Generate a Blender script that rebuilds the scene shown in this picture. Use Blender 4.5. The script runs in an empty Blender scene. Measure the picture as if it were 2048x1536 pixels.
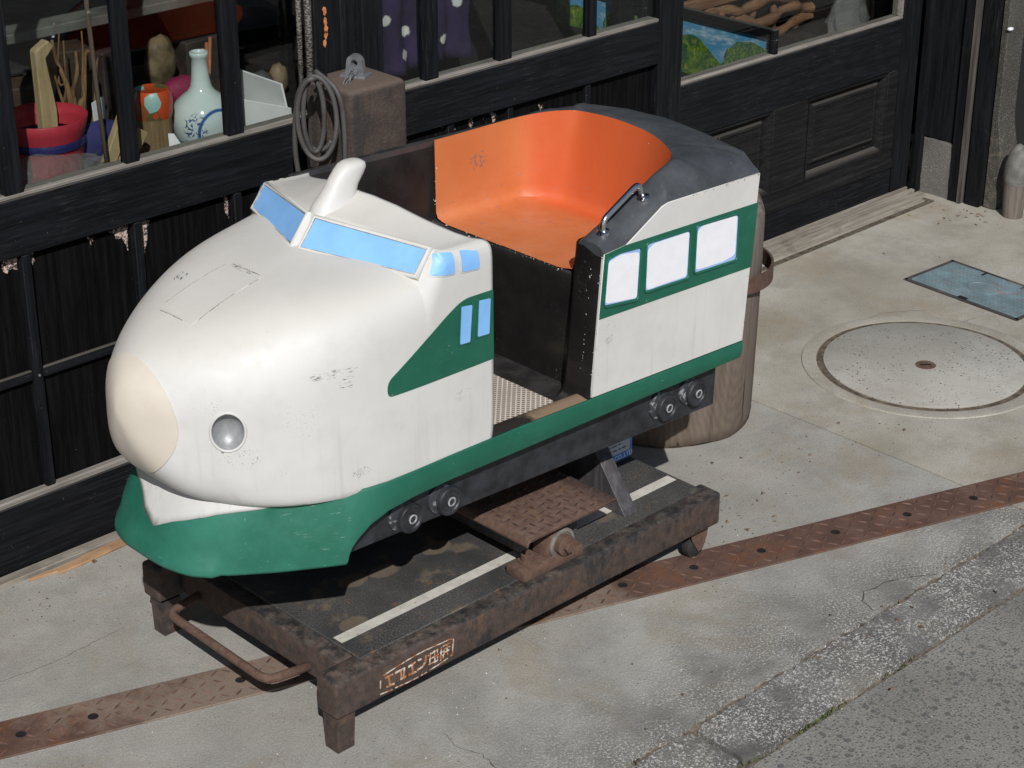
import bpy, bmesh, math, random
from mathutils import Vector, Matrix
from mathutils.bvhtree import BVHTree
random.seed(7)
C = bpy.context.scene.collection
SC = bpy.context.scene
# ------------------------------------------------------------------ camera, sky, sun, exposure
cam = bpy.data.objects.new('camera', bpy.data.cameras.new('camera'))
C.objects.link(cam)
cam.location = (-2.03596, -2.62677, 2.4)
cam.rotation_euler = (math.radians(90 - 25.42), 0, -math.radians(43.8))
cam.data.sensor_width = 36
cam.data.lens = 3962 / 2048 * 36
cam.data.clip_end = 500
SC.camera = cam
SUN_DIR = Vector((-.70, -.94, 1.0)).normalized()
w = bpy.data.worlds.new('World')
SC.world = w
w.use_nodes = True
nt = w.node_tree
sky = nt.nodes.new('ShaderNodeTexSky')
sky.sky_type = 'NISHITA'
sky.sun_disc = False
sky.sun_elevation = math.asin(SUN_DIR.z)
sky.sun_rotation = math.atan2(SUN_DIR.x, SUN_DIR.y)
nt.links.new(sky.outputs[0], nt.nodes['Background'].inputs[0])
nt.nodes['Background'].inputs[1].default_value = .055
sun = bpy.data.objects.new('sun', bpy.data.lights.new('sun', 'SUN'))
C.objects.link(sun)
sun.data.energy = 4.25
sun.data.angle = math.radians(.5)
sun.data.color = (1, .982, .955)
sun.rotation_euler = SUN_DIR.to_track_quat('Z', 'Y').to_euler()
SC.view_settings.view_transform = 'Standard'
SC.view_settings.look = 'None'
SC.view_settings.exposure = 0.0
SC.view_settings.gamma = 1

# ------------------------------------------------------------------ material helper
class N:
    def __init__(s, name):
        s.m = bpy.data.materials.new(name)
        s.m.use_nodes = True
        s.t = s.m.node_tree
        s.p = s.t.nodes['Principled BSDF']
        s._v = None
    def new(s, k, **kw):
        n = s.t.nodes.new(k)
        for a, b in kw.items():
            setattr(n, a, b)
        return n
    def put(s, inp, v):
        if isinstance(v, (int, float)):
            inp.default_value = v if inp.type != 'RGBA' else (v, v, v, 1)
        elif isinstance(v, tuple):
            inp.default_value = (v + (1,))[:4] if inp.type == 'RGBA' else v
        else:
            s.t.links.new(v, inp)
    def vec(s):
        if s._v is None:
            tc = s.new('ShaderNodeTexCoord')
            oi = s.new('ShaderNodeObjectInfo')
            s._oi = oi
            s._v = tc.outputs['Object']
        return s._v
    def xyz(s):
        n = s.new('ShaderNodeSeparateXYZ')
        s.put(n.inputs[0], s.vec())
        return n.outputs
    def mapv(s, sc=(1, 1, 1), rot=(0, 0, 0), loc=(0, 0, 0)):
        n = s.new('ShaderNodeMapping')
        s.put(n.inputs[0], s.vec())
        n.inputs['Scale'].default_value = sc
        n.inputs['Rotation'].default_value = rot
        n.inputs['Location'].default_value = loc
        return n.outputs[0]
    def noise(s, scale, detail=4, rough=.6, vec=None, dist=0):
        n = s.new('ShaderNodeTexNoise')
        s.put(n.inputs['Vector'], vec if vec is not None else s.vec())
        n.inputs['Scale'].default_value = scale
        n.inputs['Detail'].default_value = detail
        n.inputs['Roughness'].default_value = rough
        n.inputs['Distortion'].default_value = dist
        return n.outputs[0]
    def vor(s, scale, feature='F1', vec=None, out='Distance'):
        n = s.new('ShaderNodeTexVoronoi', feature=feature)
        s.put(n.inputs['Vector'], vec if vec is not None else s.vec())
        n.inputs['Scale'].default_value = scale
        return n.outputs[out]
    def rng(s, v, a, b, lo=0., hi=1.):
        n = s.new('ShaderNodeMapRange', interpolation_type='SMOOTHSTEP')
        s.put(n.inputs[0], v)
        n.inputs[1].default_value = a
        n.inputs[2].default_value = b
        n.inputs[3].default_value = lo
        n.inputs[4].default_value = hi
        return n.outputs[0]
    def op(s, o, a, b=0.):
        n = s.new('ShaderNodeMath', operation=o)
        s.put(n.inputs[0], a)
        s.put(n.inputs[1], b)
        return n.outputs[0]
    def mul(s, a, b): return s.op('MULTIPLY', a, b)
    def add(s, a, b): return s.op('ADD', a, b)
    def inv(s, a): return s.op('SUBTRACT', 1., a)
    def mix(s, f, a, b, bt='MIX'):
        n = s.new('ShaderNodeMix', data_type='RGBA', blend_type=bt)
        s.put(n.inputs[0], f)
        s.put(n.inputs[6], a)
        s.put(n.inputs[7], b)
        return n.outputs[2]
    def sphere(s, c, r, sc=(1, 1, 1)):
        # soft ellipsoid mask round a point of the object
        mp = s.mapv(sc=tuple(k / r for k in sc), loc=tuple(-a * k / r for a, k in zip(c, sc)))
        n = s.new('ShaderNodeVectorMath', operation='LENGTH')
        s.put(n.inputs[0], mp)
        return s.rng(n.outputs['Value'], 1., .35)
    def nz(s):
        g = s.new('ShaderNodeNewGeometry')
        n = s.new('ShaderNodeSeparateXYZ')
        s.put(n.inputs[0], g.outputs['Normal'])
        return n.outputs[2]
    def bump(s, h, dist=.002, strength=1.):
        n = s.new('ShaderNodeBump')
        n.inputs['Distance'].default_value = dist
        n.inputs['Strength'].default_value = strength
        s.put(n.inputs['Height'], h)
        s.t.links.new(n.outputs[0], s.p.inputs['Normal'])
    def fin(s, col, rough=.5, metal=0., spec=.5):
        s.put(s.p.inputs['Base Color'], col)
        s.put(s.p.inputs['Roughness'], rough)
        s.put(s.p.inputs['Metallic'], metal)
        s.put(s.p.inputs['Specular IOR Level'], spec)
        return s.m

def simple(name, col, rough=.5, metal=0., var=.12, sc=30, spec=.5):
    n = N(name)
    f = n.rng(n.noise(sc, 5), .3, .7)
    c = n.mix(f, tuple(k * (1 - var) for k in col), tuple(min(1, k * (1 + var)) for k in col))
    r = n.rng(n.noise(sc * 3, 3), .3, .7, rough * .85, min(1, rough * 1.15))
    return n.fin(c, r, metal, spec)

def mat_white():
    n = N('aged_white_gloss_paint')
    c = n.mix(n.rng(n.noise(5, 4), .35, .65), (.565, .558, .54), (.605, .60, .585))
    # faded, slightly yellow where the weather falls on it
    c = n.mix(n.mul(n.rng(n.nz(), .3, .9), .6), c, (.565, .54, .49))
    # run-down streaks
    st = n.noise(1, 4, .6, n.mapv((60, 60, 3)))
    z = n.xyz()[2]
    lo = n.rng(z, .82, .58)
    c = n.mix(n.mul(n.mul(n.rng(st, .52, .72), lo), .35), c, (.42, .40, .36))
    c = n.mix(n.mul(n.rng(n.noise(14, 6, .7), .46, .75), .22), c, (.45, .42, .37))
    # scuffs that go through to the dark primer
    fine = n.add(n.mul(n.noise(1, 3, .7, n.mapv((60, 60, 520))), .75), n.mul(n.noise(28, 2), .25))
    fine2 = n.add(n.mul(n.noise(1, 3, .75, n.mapv((330, 330, 420))), .7), n.mul(n.noise(40, 3), .3))
    m = None
    for ctr, r, sc, th, f in SCUFFS:
        k = n.rng(n.add(n.mul(n.sphere(ctr, r, sc), .33), f and fine or fine2), th, th + .03)
        m = k if m is None else n.op('MAXIMUM', m, k)
    sp = n.rng(n.noise(260, 2, .5), .76, .80)
    spm = n.rng(n.noise(7, 2), .5, .62)
    m = n.op('MAXIMUM', m, n.mul(sp, spm))
    c = n.mix(n.mul(m, .85), c, (.06, .065, .075))
    n.bump(n.add(n.mul(n.noise(90, 3), .3), n.mul(n.noise(9, 3), 1.)), .0012, .35)
    return n.fin(c, n.rng(n.noise(25, 4), .3, .7, .46, .6), 0, .35)

def mat_cream():
    n = N('cream_nose_paint')
    c = n.mix(n.rng(n.noise(9, 5), .35, .65), (.59, .53, .45), (.63, .575, .50))
    c = n.mix(n.mul(n.rng(n.noise(1, 4, .7, n.mapv((60, 90, 240))), .66, .72), n.rng(n.noise(12, 2), .5, .6)), c, (.28, .2, .16))
    c = n.mix(n.mul(n.rng(n.xyz()[2], .68, .60), .3), c, (.5, .42, .33))
    return n.fin(c, n.rng(n.noise(40, 4), .3, .7, .4, .55))

def mat_green(name, fade):
    n = N(name)
    chalk = n.rng(n.noise(6, 6, .7, dist=.1), .12, .88)
    x = n.xyz()[0]
    f = n.mul(chalk, n.rng(x, -.28, -.6, .12, fade))
    c = n.mix(n.rng(n.noise(20, 4), .3, .7), (.008, .090, .054), (.011, .105, .064))
    c = n.mix(f, c, (.042, .215, .155))
    sc = n.mul(n.rng(n.noise(1, 4, .75, n.mapv((30, 30, 180), (0, .5, .3))), .60, .68), n.rng(n.noise(9, 2), .55, .62))
    c = n.mix(n.mul(sc, n.rng(x, -.3, -.55, .15, .6)), c, (.22, .33, .30))
    ch = n.mul(n.rng(n.noise(170, 2), .72, .76), n.rng(n.noise(10, 2), .52, .6))
    c = n.mix(n.mul(ch, .8), c, (.5, .56, .54))
    n.bump(n.noise(60, 3), .001, .25)
    return n.fin(c, n.rng(n.noise(15, 4), .3, .7, .38, .55))

def mat_orange():
    n = N('faded_orange_paint')
    x, y, z = n.xyz()
    c = n.mix(n.rng(n.noise(4, 4), .35, .65), (.50, .145, .046), (.54, .172, .06))
    lowf = n.mul(n.rng(z, .93, .80), n.rng(n.noise(6, 5, .7), .35, .65))
    c = n.mix(n.mul(lowf, .55), c, (.58, .22, .105))
    back = n.rng(x, .44, .50)  # shaded, deeper red of the seat's back wall painted into the colour
    c = n.mix(n.mul(back, .75), c, (.55, .086, .022))
    g = n.mul(n.rng(n.noise(1, 5, .75, n.mapv((25, 25, 120))), .60, .66), n.rng(z, .885, .825))
    c = n.mix(n.mul(g, .6), c, (.25, .16, .15))
    s1 = n.sphere((.33, .22, .915), .05, (1, .3, 1.3))
    gr = n.rng(n.add(n.noise(110, 4, .7), n.mul(s1, .22)), .74, .78)
    c = n.mix(n.mul(gr, .9), c, (.13, .12, .15))
    ch = n.mul(n.rng(n.noise(140, 2), .74, .77), n.rng(z, .95, .99))
    c = n.mix(ch, c, (.75, .62, .52))
    n.bump(n.noise(12, 4), .003, .3)
    return n.fin(c, n.rng(n.noise(20, 4), .3, .7, .42, .6))

def mat_black_gloss():
    n = N('worn_black_gloss_paint')
    c = n.mix(n.rng(n.noise(8, 4), .4, .7), (.011, .010, .010), (.018, .016, .015))
    ds = n.mul(n.rng(n.noise(160, 3, .7), .60, .68), n.rng(n.noise(6, 3), .50, .66))
    c = n.mix(n.mul(ds, .22), c, (.30, .29, .28))
    sc = n.mul(n.rng(n.noise(1, 3, .7, n.mapv((130, 130, 45))), .72, .75), n.rng(n.noise(12, 2), .52, .6))
    c = n.mix(n.mul(sc, .7), c, (.5, .5, .5))
    up = n.rng(n.nz(), .6, .95)
    c = n.mix(n.mul(up, n.rng(n.noise(18, 5), .35, .7, .1, .4)), c, (.09, .085, .085))
    return n.fin(c, n.rng(n.noise(20, 4), .3, .7, .24, .42))

def mat_roof():
    n = N('faded_charcoal_roof_paint')
    c = n.mix(n.rng(n.noise(5, 5, .7), .35, .7), (.042, .046, .052), (.075, .081, .09))
    ed = n.rng(n.noise(90, 4, .7), .62, .70)
    c = n.mix(n.mul(ed, .35), c, (.16, .16, .16))
    return n.fin(c, n.rng(n.noise(14, 4), .3, .7, .36, .55))

def mat_rust(name, paint, amount, rust=((.042, .029, .024), (.076, .050, .040)), dust=.3):
    # black or bare iron under patchy rust, dust lying on top faces
    n = N(name)
    a = n.noise(9, 8, .72)
    b = n.noise(1, 6, .7, n.mapv((50, 50, 22)))
    side = n.rng(n.nz(), .75, .35, -.055, .03)
    m = n.rng(n.add(n.add(n.mul(a, .65), n.mul(b, .35)), side), .60 - amount * .35, .72 - amount * .35)
    rc = n.mix(n.rng(n.noise(60, 5, .7), .35, .65), rust[0], rust[1])
    rc = n.mix(n.mul(n.rng(n.noise(16, 4), .56, .75), .5), rc, (.17, .085, .04))
    st = n.rng(n.noise(1, 4, .6, n.mapv((70, 70, 9))), .4, .7)
    pc = n.mix(st, paint, tuple(k * 1.9 for k in paint))
    c = n.mix(m, pc, rc)
    d = n.mul(n.rng(n.nz(), .5, .95), n.rng(n.noise(30, 6, .75), .40, .66, .0, dust))
    c = n.mix(d, c, (.22, .18, .145))
    n.bump(n.add(n.mul(m, .5), n.noise(150, 4)), .0012, .6)
    return n.fin(c, n.mix(m, .5, .88), n.mul(n.inv(m), 0.))

def mat_blackwood(name, base=(.0052, .0056, .0068), worn=.35, peel=False, along='x', spec=.1):
    n = N(name)
    sx = (4, 60, 90) if along == 'x' else (90, 60, 4)
    g = n.noise(1, 6, .65, n.mapv(sx))
    g2 = n.noise(1, 4, .7, n.mapv(tuple(k * 4 for k in sx)))
    c = n.mix(n.rng(g, .35, .7), base, tuple(k * 2.3 for k in base))
    wm = n.mul(n.rng(g2, .54, .70), n.rng(n.noise(4, 4), .42, .66))
    c = n.mix(n.mul(wm, worn * .7), c, (.10, .095, .088))
    up = n.rng(n.nz(), .6, .95)
    c = n.mix(n.mul(up, .6), c, (.13, .12, .105))
    sp = n.mul(n.rng(n.noise(210, 2), .715, .745), n.rng(n.noise(9, 2), .46, .6))
    c = n.mix(n.mul(sp, .4), c, (.3, .28, .25))
    if peel:
        x, y, z = n.xyz()
        top = n.rng(z, .64, .78)
        pl = n.rng(n.add(n.add(n.mul(n.noise(1, 5, .75, n.mapv((34, 10, 17))), .6), n.mul(n.noise(6, 2), .4)), n.mul(top, .16)), .735, .75)
        bark = n.mix(n.rng(n.noise(150, 4, .8), .42, .56), (.06, .035, .03), (.55, .42, .36))
        c = n.mix(pl, c, bark)
    n.bump(n.add(g, n.mul(g2, .6)), .0010, .35)
    return n.fin(c, n.rng(g2, .3, .7, .55, .8), 0, spec)

def mat_greywood(name, a, b, along='x'):
    n = N(name)
    sx = (5, 70, 110) if along == 'x' else (60, 60, 3.5)
    g = n.noise(1, 7, .7, n.mapv(sx))
    c = n.mix(n.rng(g, .3, .7), a, b)
    c = n.mix(n.mul(n.rng(n.noise(8, 5), .5, .7), .5), c, tuple(k * .55 for k in a))
    n.bump(g, .003, .7)
    return n.fin(c, .85, 0, .3)

def mat_log():
    n = N('weathered_log_wood')
    x, y, z = n.xyz()
    d = n.noise(3, 4, .6)
    mp = n.mapv((34, 34, 2.6))
    g = n.noise(1, 7, .72, mp, .4)
    rings = n.new('ShaderNodeTexWave', wave_type='RINGS', rings_direction='Y')
    n.put(rings.inputs[0], n.mapv((1, .35, .33), loc=(0, 0, -.10)))
    rings.inputs['Scale'].default_value = 26
    rings.inputs['Distortion'].default_value = 5
    rings.inputs['Detail'].default_value = 3
    rings.inputs['Detail Scale'].default_value = 2.
    low = n.rng(z, .42, .12)
    c = n.mix(n.rng(g, .3, .7), (.105, .083, .068), (.21, .175, .15))
    c2 = n.mix(n.rng(rings.outputs[1], .2, .9), (.095, .068, .047), (.135, .098, .068))
    c = n.mix(n.mul(low, .5), c, c2)
    cr = n.rng(n.noise(1, 4, .65, n.mapv((17, 17, .8))), .595, .63)
    c = n.mix(n.mul(cr, .9), c, (.035, .027, .022))
    c = n.mix(n.mul(n.rng(z, .05, .0), .5), c, (.08, .06, .045))
    n.bump(n.op('SUBTRACT', n.add(g, n.mul(n.mul(rings.outputs[1], low), .12)), n.mul(cr, 1.2)), .004, .7)
    return n.fin(c, .85, 0, .25)

def mat_concrete(name, a, b, agg0, agg1, yband=None, speck=(.55, .54, .5)):
    # agg0/agg1: how much worn aggregate shows far from / near the kerb
    n = N(name)
    x, y, z = n.xyz()
    c = n.mix(n.rng(n.noise(1.7, 6, .62), .33, .68), a, b)
    c = n.mix(n.rng(n.noise(5, 6, .72), .42, .70, 0, .55), c, tuple(k * .72 for k in a))
    c = n.mix(n.mul(n.rng(n.noise(3.1, 5, .7, dist=.6), .50, .68), .55), c, (.29, .24, .165))
    fine = n.noise(260, 3, .8)
    c = n.mix(n.mul(n.rng(n.noise(310, 2, .8), .56, .68), .4), c, (.62, .60, .56))
    c = n.mix(n.rng(fine, .40, .66, 0, .42), c, tuple(k * .45 for k in a))
    if yband:
        t = n.rng(n.add(y, n.mul(n.noise(2.3, 4), .3)), yband[0], yband[1], agg0, agg1)
    else:
        t = n.add(n.mul(n.noise(2, 3), 0.), agg1)
    dark = n.rng(n.noise(95, 4, .75), .40, .60)
    c = n.mix(n.mul(t, n.rng(n.noise(5, 4), .3, .65, .3, .75)), c, (.105, .10, .095))
    lt = n.mul(n.rng(n.noise(170, 4, .85), .52, .60), n.rng(n.noise(8, 4), .34, .56))
    c = n.mix(n.mul(t, lt), c, speck)
    pit = n.mul(n.rng(n.vor(75), .16, .10), n.rng(n.noise(9, 3), .50, .60))
    c = n.mix(n.mul(pit, .7), c, (.06, .052, .045))
    n.bump(n.add(n.add(n.noise(150, 5, .7), n.mul(n.noise(5, 4), 2.2)), n.mul(n.mul(dark, t), 1.2)), .003, .42)
    return n.fin(c, .9, 0, .25)

def mat_manhole():
    n = N('speckled_manhole_concrete')
    c = n.mix(n.rng(n.noise(3, 5), .35, .65), (.325, .31, .275), (.41, .395, .36))
    c = n.mix(n.rng(n.noise(11, 6, .7), .42, .7, 0, .5), c, (.27, .255, .225))
    x, y, z = n.xyz()
    pit = n.mul(n.rng(n.vor(55), .19, .14), n.rng(n.noise(7, 3), .42, .54))
    pit2 = n.mul(n.rng(n.vor(120), .22, .16), n.rng(n.noise(15, 3), .47, .55))
    c = n.mix(n.op('MAXIMUM', pit, pit2), c, (.07, .06, .05))
    c = n.mix(n.rng(n.noise(250, 3), .4, .7, 0, .22), c, (.2, .19, .18))
    n.bump(n.noise(120, 5), .002, .4)
    return n.fin(c, .88, 0, .25)

def mat_road():
    n = N('worn_road_aggregate')
    c = n.mix(n.rng(n.noise(2, 6), .35, .65), (.185, .182, .166), (.265, .258, .235))
    d = n.vor(48, out='Distance')
    col = n.vor(48, out='Color')
    sep = n.new('ShaderNodeSeparateXYZ')
    n.put(sep.inputs[0], col)
    big = n.mul(n.rng(d, .42, .32), n.rng(sep.outputs[0], .76, .80))
    c = n.mix(n.mul(big, .7), c, (.085, .09, .095))
    d2 = n.vor(150)
    col2 = n.vor(150, out='Color')
    sep2 = n.new('ShaderNodeSeparateXYZ')
    n.put(sep2.inputs[0], col2)
    c = n.mix(n.mul(n.rng(d2, .45, .36), n.rng(sep2.outputs[1], .55, .6)), c, (.11, .11, .105))
    c = n.mix(n.mul(n.rng(d2, .4, .3), n.rng(sep2.outputs[2], .70, .75)), c, (.36, .35, .32))
    c = n.mix(n.rng(n.noise(210, 3, .8), .4, .68, 0, .6), c, (.06, .058, .05))
    n.bump(n.add(n.noise(120, 5), n.mul(d2, .6)), .003, .45)
    return n.fin(c, .9, 0, .25)

def mat_checker():
    n = N('rusty_checker_plate')
    x = n.xyz()[0]
    c = n.mix(n.rng(n.noise(8, 7, .7), .35, .65), (.075, .038, .027), (.125, .070, .050))
    c = n.mix(n.mul(n.rng(n.noise(5, 4), .52, .62), n.rng(n.noise(30, 5, .7), .35, .6)), c, (.14, .058, .027))
    dust = n.rng(n.add(n.noise(4, 6, .7), n.mul(n.mul(n.rng(x, -.35, .05), n.rng(x, 1.15, .85)), .30)), .56, .82, 0, .85)
    c = n.mix(dust, c, (.215, .165, .13))
    c = n.mix(n.rng(n.noise(140, 4, .7), .5, .75, 0, .5), c, (.07, .04, .03))
    n.bump(n.noise(120, 5, .7), .0015, .6)
    return n.fin(c, .85)

def mat_glass():
    n = N('window_glass')
    t = n.t
    tr = n.new('ShaderNodeBsdfTransparent')
    tr.inputs[0].default_value = (.86, .88, .87, 1)
    gl = n.new('ShaderNodeBsdfGlossy')
    gl.inputs['Roughness'].default_value = .015
    lw = n.new('ShaderNodeLayerWeight')
    f5 = n.op('POWER', lw.outputs['Facing'], 5.)
    mx = n.new('ShaderNodeMixShader')
    t.links.new(n.add(n.mul(f5, .9), .04), mx.inputs[0])
    t.links.new(tr.outputs[0], mx.inputs[1])
    t.links.new(gl.outputs[0], mx.inputs[2])
    t.links.new(mx.outputs[0], t.nodes['Material Output'].inputs[0])
    return n.m

def mat_plastic():
    n = N('clear_crumpled_plastic')
    t = n.t
    tr = n.new('ShaderNodeBsdfTransparent')
    tr.inputs[0].default_value = (.8, .8, .8, 1)
    p = n.p
    p.inputs['Base Color'].default_value = (.6, .58, .57, 1)
    p.inputs['Roughness'].default_value = .12
    n.bump(n.noise(45, 4, .6), .01, .8)
    mx = n.new('ShaderNodeMixShader')
    mx.inputs[0].default_value = .2
    t.links.new(tr.outputs[0], mx.inputs[1])
    t.links.new(p.outputs[0], mx.inputs[2])
    t.links.new(mx.outputs[0], t.nodes['Material Output'].inputs[0])
    return n.m

def mat_vase():
    n = N('blue_and_white_porcelain')
    c = n.mix(n.rng(n.noise(12, 3), .3, .7), (.52, .60, .60), (.60, .67, .66))
    def dist(ctr):
        mp = n.mapv((1, 1, 1), loc=tuple(-k for k in ctr))
        v = n.new('ShaderNodeVectorMath', operation='LENGTH')
        n.put(v.inputs[0], mp)
        return v.outputs['Value']
    a = dist((-.005, -.078, .072))
    ring = n.mul(n.rng(a, .047, .050), n.rng(a, .058, .054))
    blue = (.03, .10, .30)
    c = n.mix(ring, c, blue)
    ins = n.rng(a, .047, .044)
    z = n.xyz()[2]
    tree = n.mul(ins, n.mul(n.rng(n.noise(45, 4, .7), .43, .5), n.rng(z, .066, .052)))
    c = n.mix(tree, c, (.05, .16, .36))
    b = dist((-.06, -.05, .088))
    fl = n.mul(n.rng(b, .036, .028), n.rng(n.noise(60, 4, .7, dist=1.5), .52, .56))
    c = n.mix(fl, c, (.02, .06, .2))
    br = n.mul(n.rng(n.noise(1, 2, .5, n.mapv((16, 16, 40), (.3, .4, 0)), 1.), .495, .5), n.rng(n.noise(1, 2, .5, n.mapv((16, 16, 40), (.3, .4, 0)), 1.), .515, .51))
    c = n.mix(n.mul(br, n.rng(z, .07, .05)), c, blue)
    return n.fin(c, .12)

def mat_cloth():
    n = N('purple_tie_dye_cotton')
    c = n.mix(n.rng(n.noise(12, 5), .35, .65), (.022, .014, .046), (.036, .023, .072))
    def dot(p, r):
        mp = n.mapv((1, .2, 1), loc=(-p[0], -p[1] * .2, -p[2]))
        v = n.new('ShaderNodeVectorMath', operation='LENGTH')
        n.put(v.inputs[0], mp)
        return n.rng(n.add(v.outputs['Value'], n.mul(n.noise(120, 3), .012)), r + .009, r + .003)
    for p in DOTS:
        c = n.mix(dot(p, .014), c, (.62, .60, .58))
    n.bump(n.noise(300, 2), .0006, .5)
    return n.fin(c, .85, 0, .2)

def mat_mat():
    n = N('beige_woven_floor_mat')
    b = n.new('ShaderNodeTexBrick')
    n.put(b.inputs['Vector'], n.mapv((1, 1, 1), (0, 0, .785)))
    b.inputs['Scale'].default_value = 48
    b.inputs['Mortar Size'].default_value = .09
    b.offset = 0
    b.inputs['Brick Width'].default_value = .5
    b.inputs['Row Height'].default_value = .5
    c = n.mix(b.outputs['Fac'], (.22, .175, .14), (.62, .55, .48))
    c = n.mix(n.rng(n.noise(9, 5), .4, .75, 0, .6), c, (.25, .21, .18))
    n.bump(b.outputs['Fac'], .003, .8)
    return n.fin(c, .8)

SCUFFS = [  # centre, radius, scale, threshold, horizontal streaks?   (object space of the ride)
    ((-.525, -.305, .826), .10, (1, .8, 6.), .865, True),
    ((-.499, -.313, .803), .035, (1, .8, 1.2), .87, True),
    ((-.69, -.23, .682), .075, (1, .8, 1.5), .885, False),
    ((-.74, -.20, .80), .07, (1, .8, 1.), .925, False),
    ((-.60, -.29, .75), .08, (1, .8, .8), .935, False),
    ((-.635, -.27, .645), .03, (1, .8, 1.6), .90, False),
    ((-.478, -.319, .606), .04, (1, .8, 1.8), .875, False),
    ((-.22, -.33, .692), .055, (1, .8, 2), .89, False),
    ((.20, -.33, .70), .06, (1.6, 1, .8), .905, False),
    ((-.595, .07, .933), .05, (1, 1.6, 1), .885, True),
    ((-.52, -.03, .956), .06, (3, .8, 1), .865, False),
]
DOTS = [(.04, 0, .144), (.125, 0, .096), (.108, 0, .04), (.228, 0, .064), (.295, 0, .147), (.05, 0, .25), (.2, 0, .22), (.27, 0, .3)]

# ------------------------------------------------------------------ mesh helper
class MB:
    def __init__(s):
        s.v = []
        s.f = []
    def quadgrid(s, rows, close=False):
        o = len(s.v)
        nr, nc = len(rows), len(rows[0])
        for r in rows:
            s.v += [tuple(p) for p in r]
        for i in range(nr - 1):
            for j in range(nc if close else nc - 1):
                a, b = o + i * nc + j, o + i * nc + (j + 1) % nc
                s.f.append((a, b, b + nc, a + nc))
        return s
    def poly(s, pts):
        o = len(s.v)
        s.v += [tuple(p) for p in pts]
        s.f.append(tuple(range(o, o + len(pts))))
        return s
    def merge(s, bm):
        o = len(s.v)
        bm.verts.index_update()
        s.v += [tuple(v.co) for v in bm.verts]
        s.f += [tuple(o + v.index for v in f.verts) for f in bm.faces]
        bm.free()
        return s
    def box(s, x0, x1, y0, y1, z0, z1, bev=.0, seg=2, M=None):
        bm = bmesh.new()
        bmesh.ops.create_cube(bm, size=1)
        for v in bm.verts:
            v.co = Vector(((x0 + x1) / 2 + v.co.x * (x1 - x0), (y0 + y1) / 2 + v.co.y * (y1 - y0), (z0 + z1) / 2 + v.co.z * (z1 - z0)))
        if bev > 0:
            bmesh.ops.bevel(bm, geom=list(bm.edges), offset=bev, segments=seg, affect='EDGES', profile=.5)
        if M:
            bm.transform(M)
        return s.merge(bm)
    def prism(s, pts, d, bev=0., seg=2):
        # polygon pts (3d, planar) swept by vector d
        bm = bmesh.new()
        vs = [bm.verts.new(p) for p in pts]
        f = bm.faces.new(vs)
        r = bmesh.ops.extrude_face_region(bm, geom=[f])
        bmesh.ops.translate(bm, verts=[g for g in r['geom'] if isinstance(g, bmesh.types.BMVert)], vec=Vector(d))
        bmesh.ops.recalc_face_normals(bm, faces=bm.faces)
        if bev > 0:
            bmesh.ops.bevel(bm, geom=list(bm.edges), offset=bev, segments=seg, affect='EDGES', profile=.5)
        return s.merge(bm)
    def tube(s, path, r, n=10, closed=False, cap=True):
        path = [Vector(p) for p in path]
        m = len(path)
        rows = []
        up = None
        for i, p in enumerate(path):
            a = path[i - 1] if (i or closed) else path[0]
            b = path[(i + 1) % m] if (i < m - 1 or closed) else path[-1]
            t = (b - a).normalized()
            if up is None:
                up = t.orthogonal().normalized()
            up = (up - t * up.dot(t)).normalized()
            sd = t.cross(up)
            rr = r[i] if isinstance(r, (list, tuple)) else r
            rows.append([p + (up * math.cos(k * 2 * math.pi / n) + sd * math.sin(k * 2 * math.pi / n)) * rr for k in range(n)])
        if closed:
            rows.append(rows[0])
        s.quadgrid(rows, True)
        if cap and not closed:
            s.poly(rows[0][::-1])
            s.poly(rows[-1])
        return s
    def lathe(s, prof, c, axis=(0, 0, 1), n=24, capa=True, capb=True, sx=1., sy=1.):
        ax = Vector(axis).normalized()
        u = Vector((1, 0, 0)) if abs(ax.x) < .9 else Vector((0, 1, 0))
        u = (u - ax * u.dot(ax)).normalized()
        v = ax.cross(u)
        rows = [[Vector(c) + ax * h + (u * math.cos(k * 2 * math.pi / n) * sx + v * math.sin(k * 2 * math.pi / n) * sy) * r for k in range(n)] for r, h in prof]
        s.quadgrid(rows, True)
        if capa:
            s.poly(rows[0][::-1])
        if capb:
            s.poly(rows[-1])
        return s
    def xf(s, fn):
        s.v = [tuple(fn(Vector(p))) for p in s.v]
        return s
    def build(s, name, mat, parent=None, smooth=True, angle=40, loc=None, solid=0.):
        me = bpy.data.meshes.new(name)
        root = parent
        while root is not None and root.parent is not None:
            root = root.parent
        base = Vector(loc) if loc is not None else (root.matrix_basis.translation.copy() if root is not None else Vector((0, 0, 0)))
        me.from_pydata([tuple(Vector(p) - base) for p in s.v], [], s.f)
        bm = bmesh.new()
        bm.from_mesh(me)
        bmesh.ops.remove_doubles(bm, verts=bm.verts, dist=1e-6)
        bmesh.ops.recalc_face_normals(bm, faces=bm.faces)
        bm.to_mesh(me)
        bm.free()
        me.materials.append(mat)
        o = bpy.data.objects.new(name, me)
        C.objects.link(o)
        if parent is not None:
            o.parent = parent
        else:
            o.location = base
        if smooth:
            me.shade_smooth()
            if angle < 179:
                me.set_sharp_from_angle(angle=math.radians(angle))
        if solid:
            md = o.modifiers.new('thickness', 'SOLIDIFY')
            md.thickness = solid
            md.offset = -1
        return o

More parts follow.
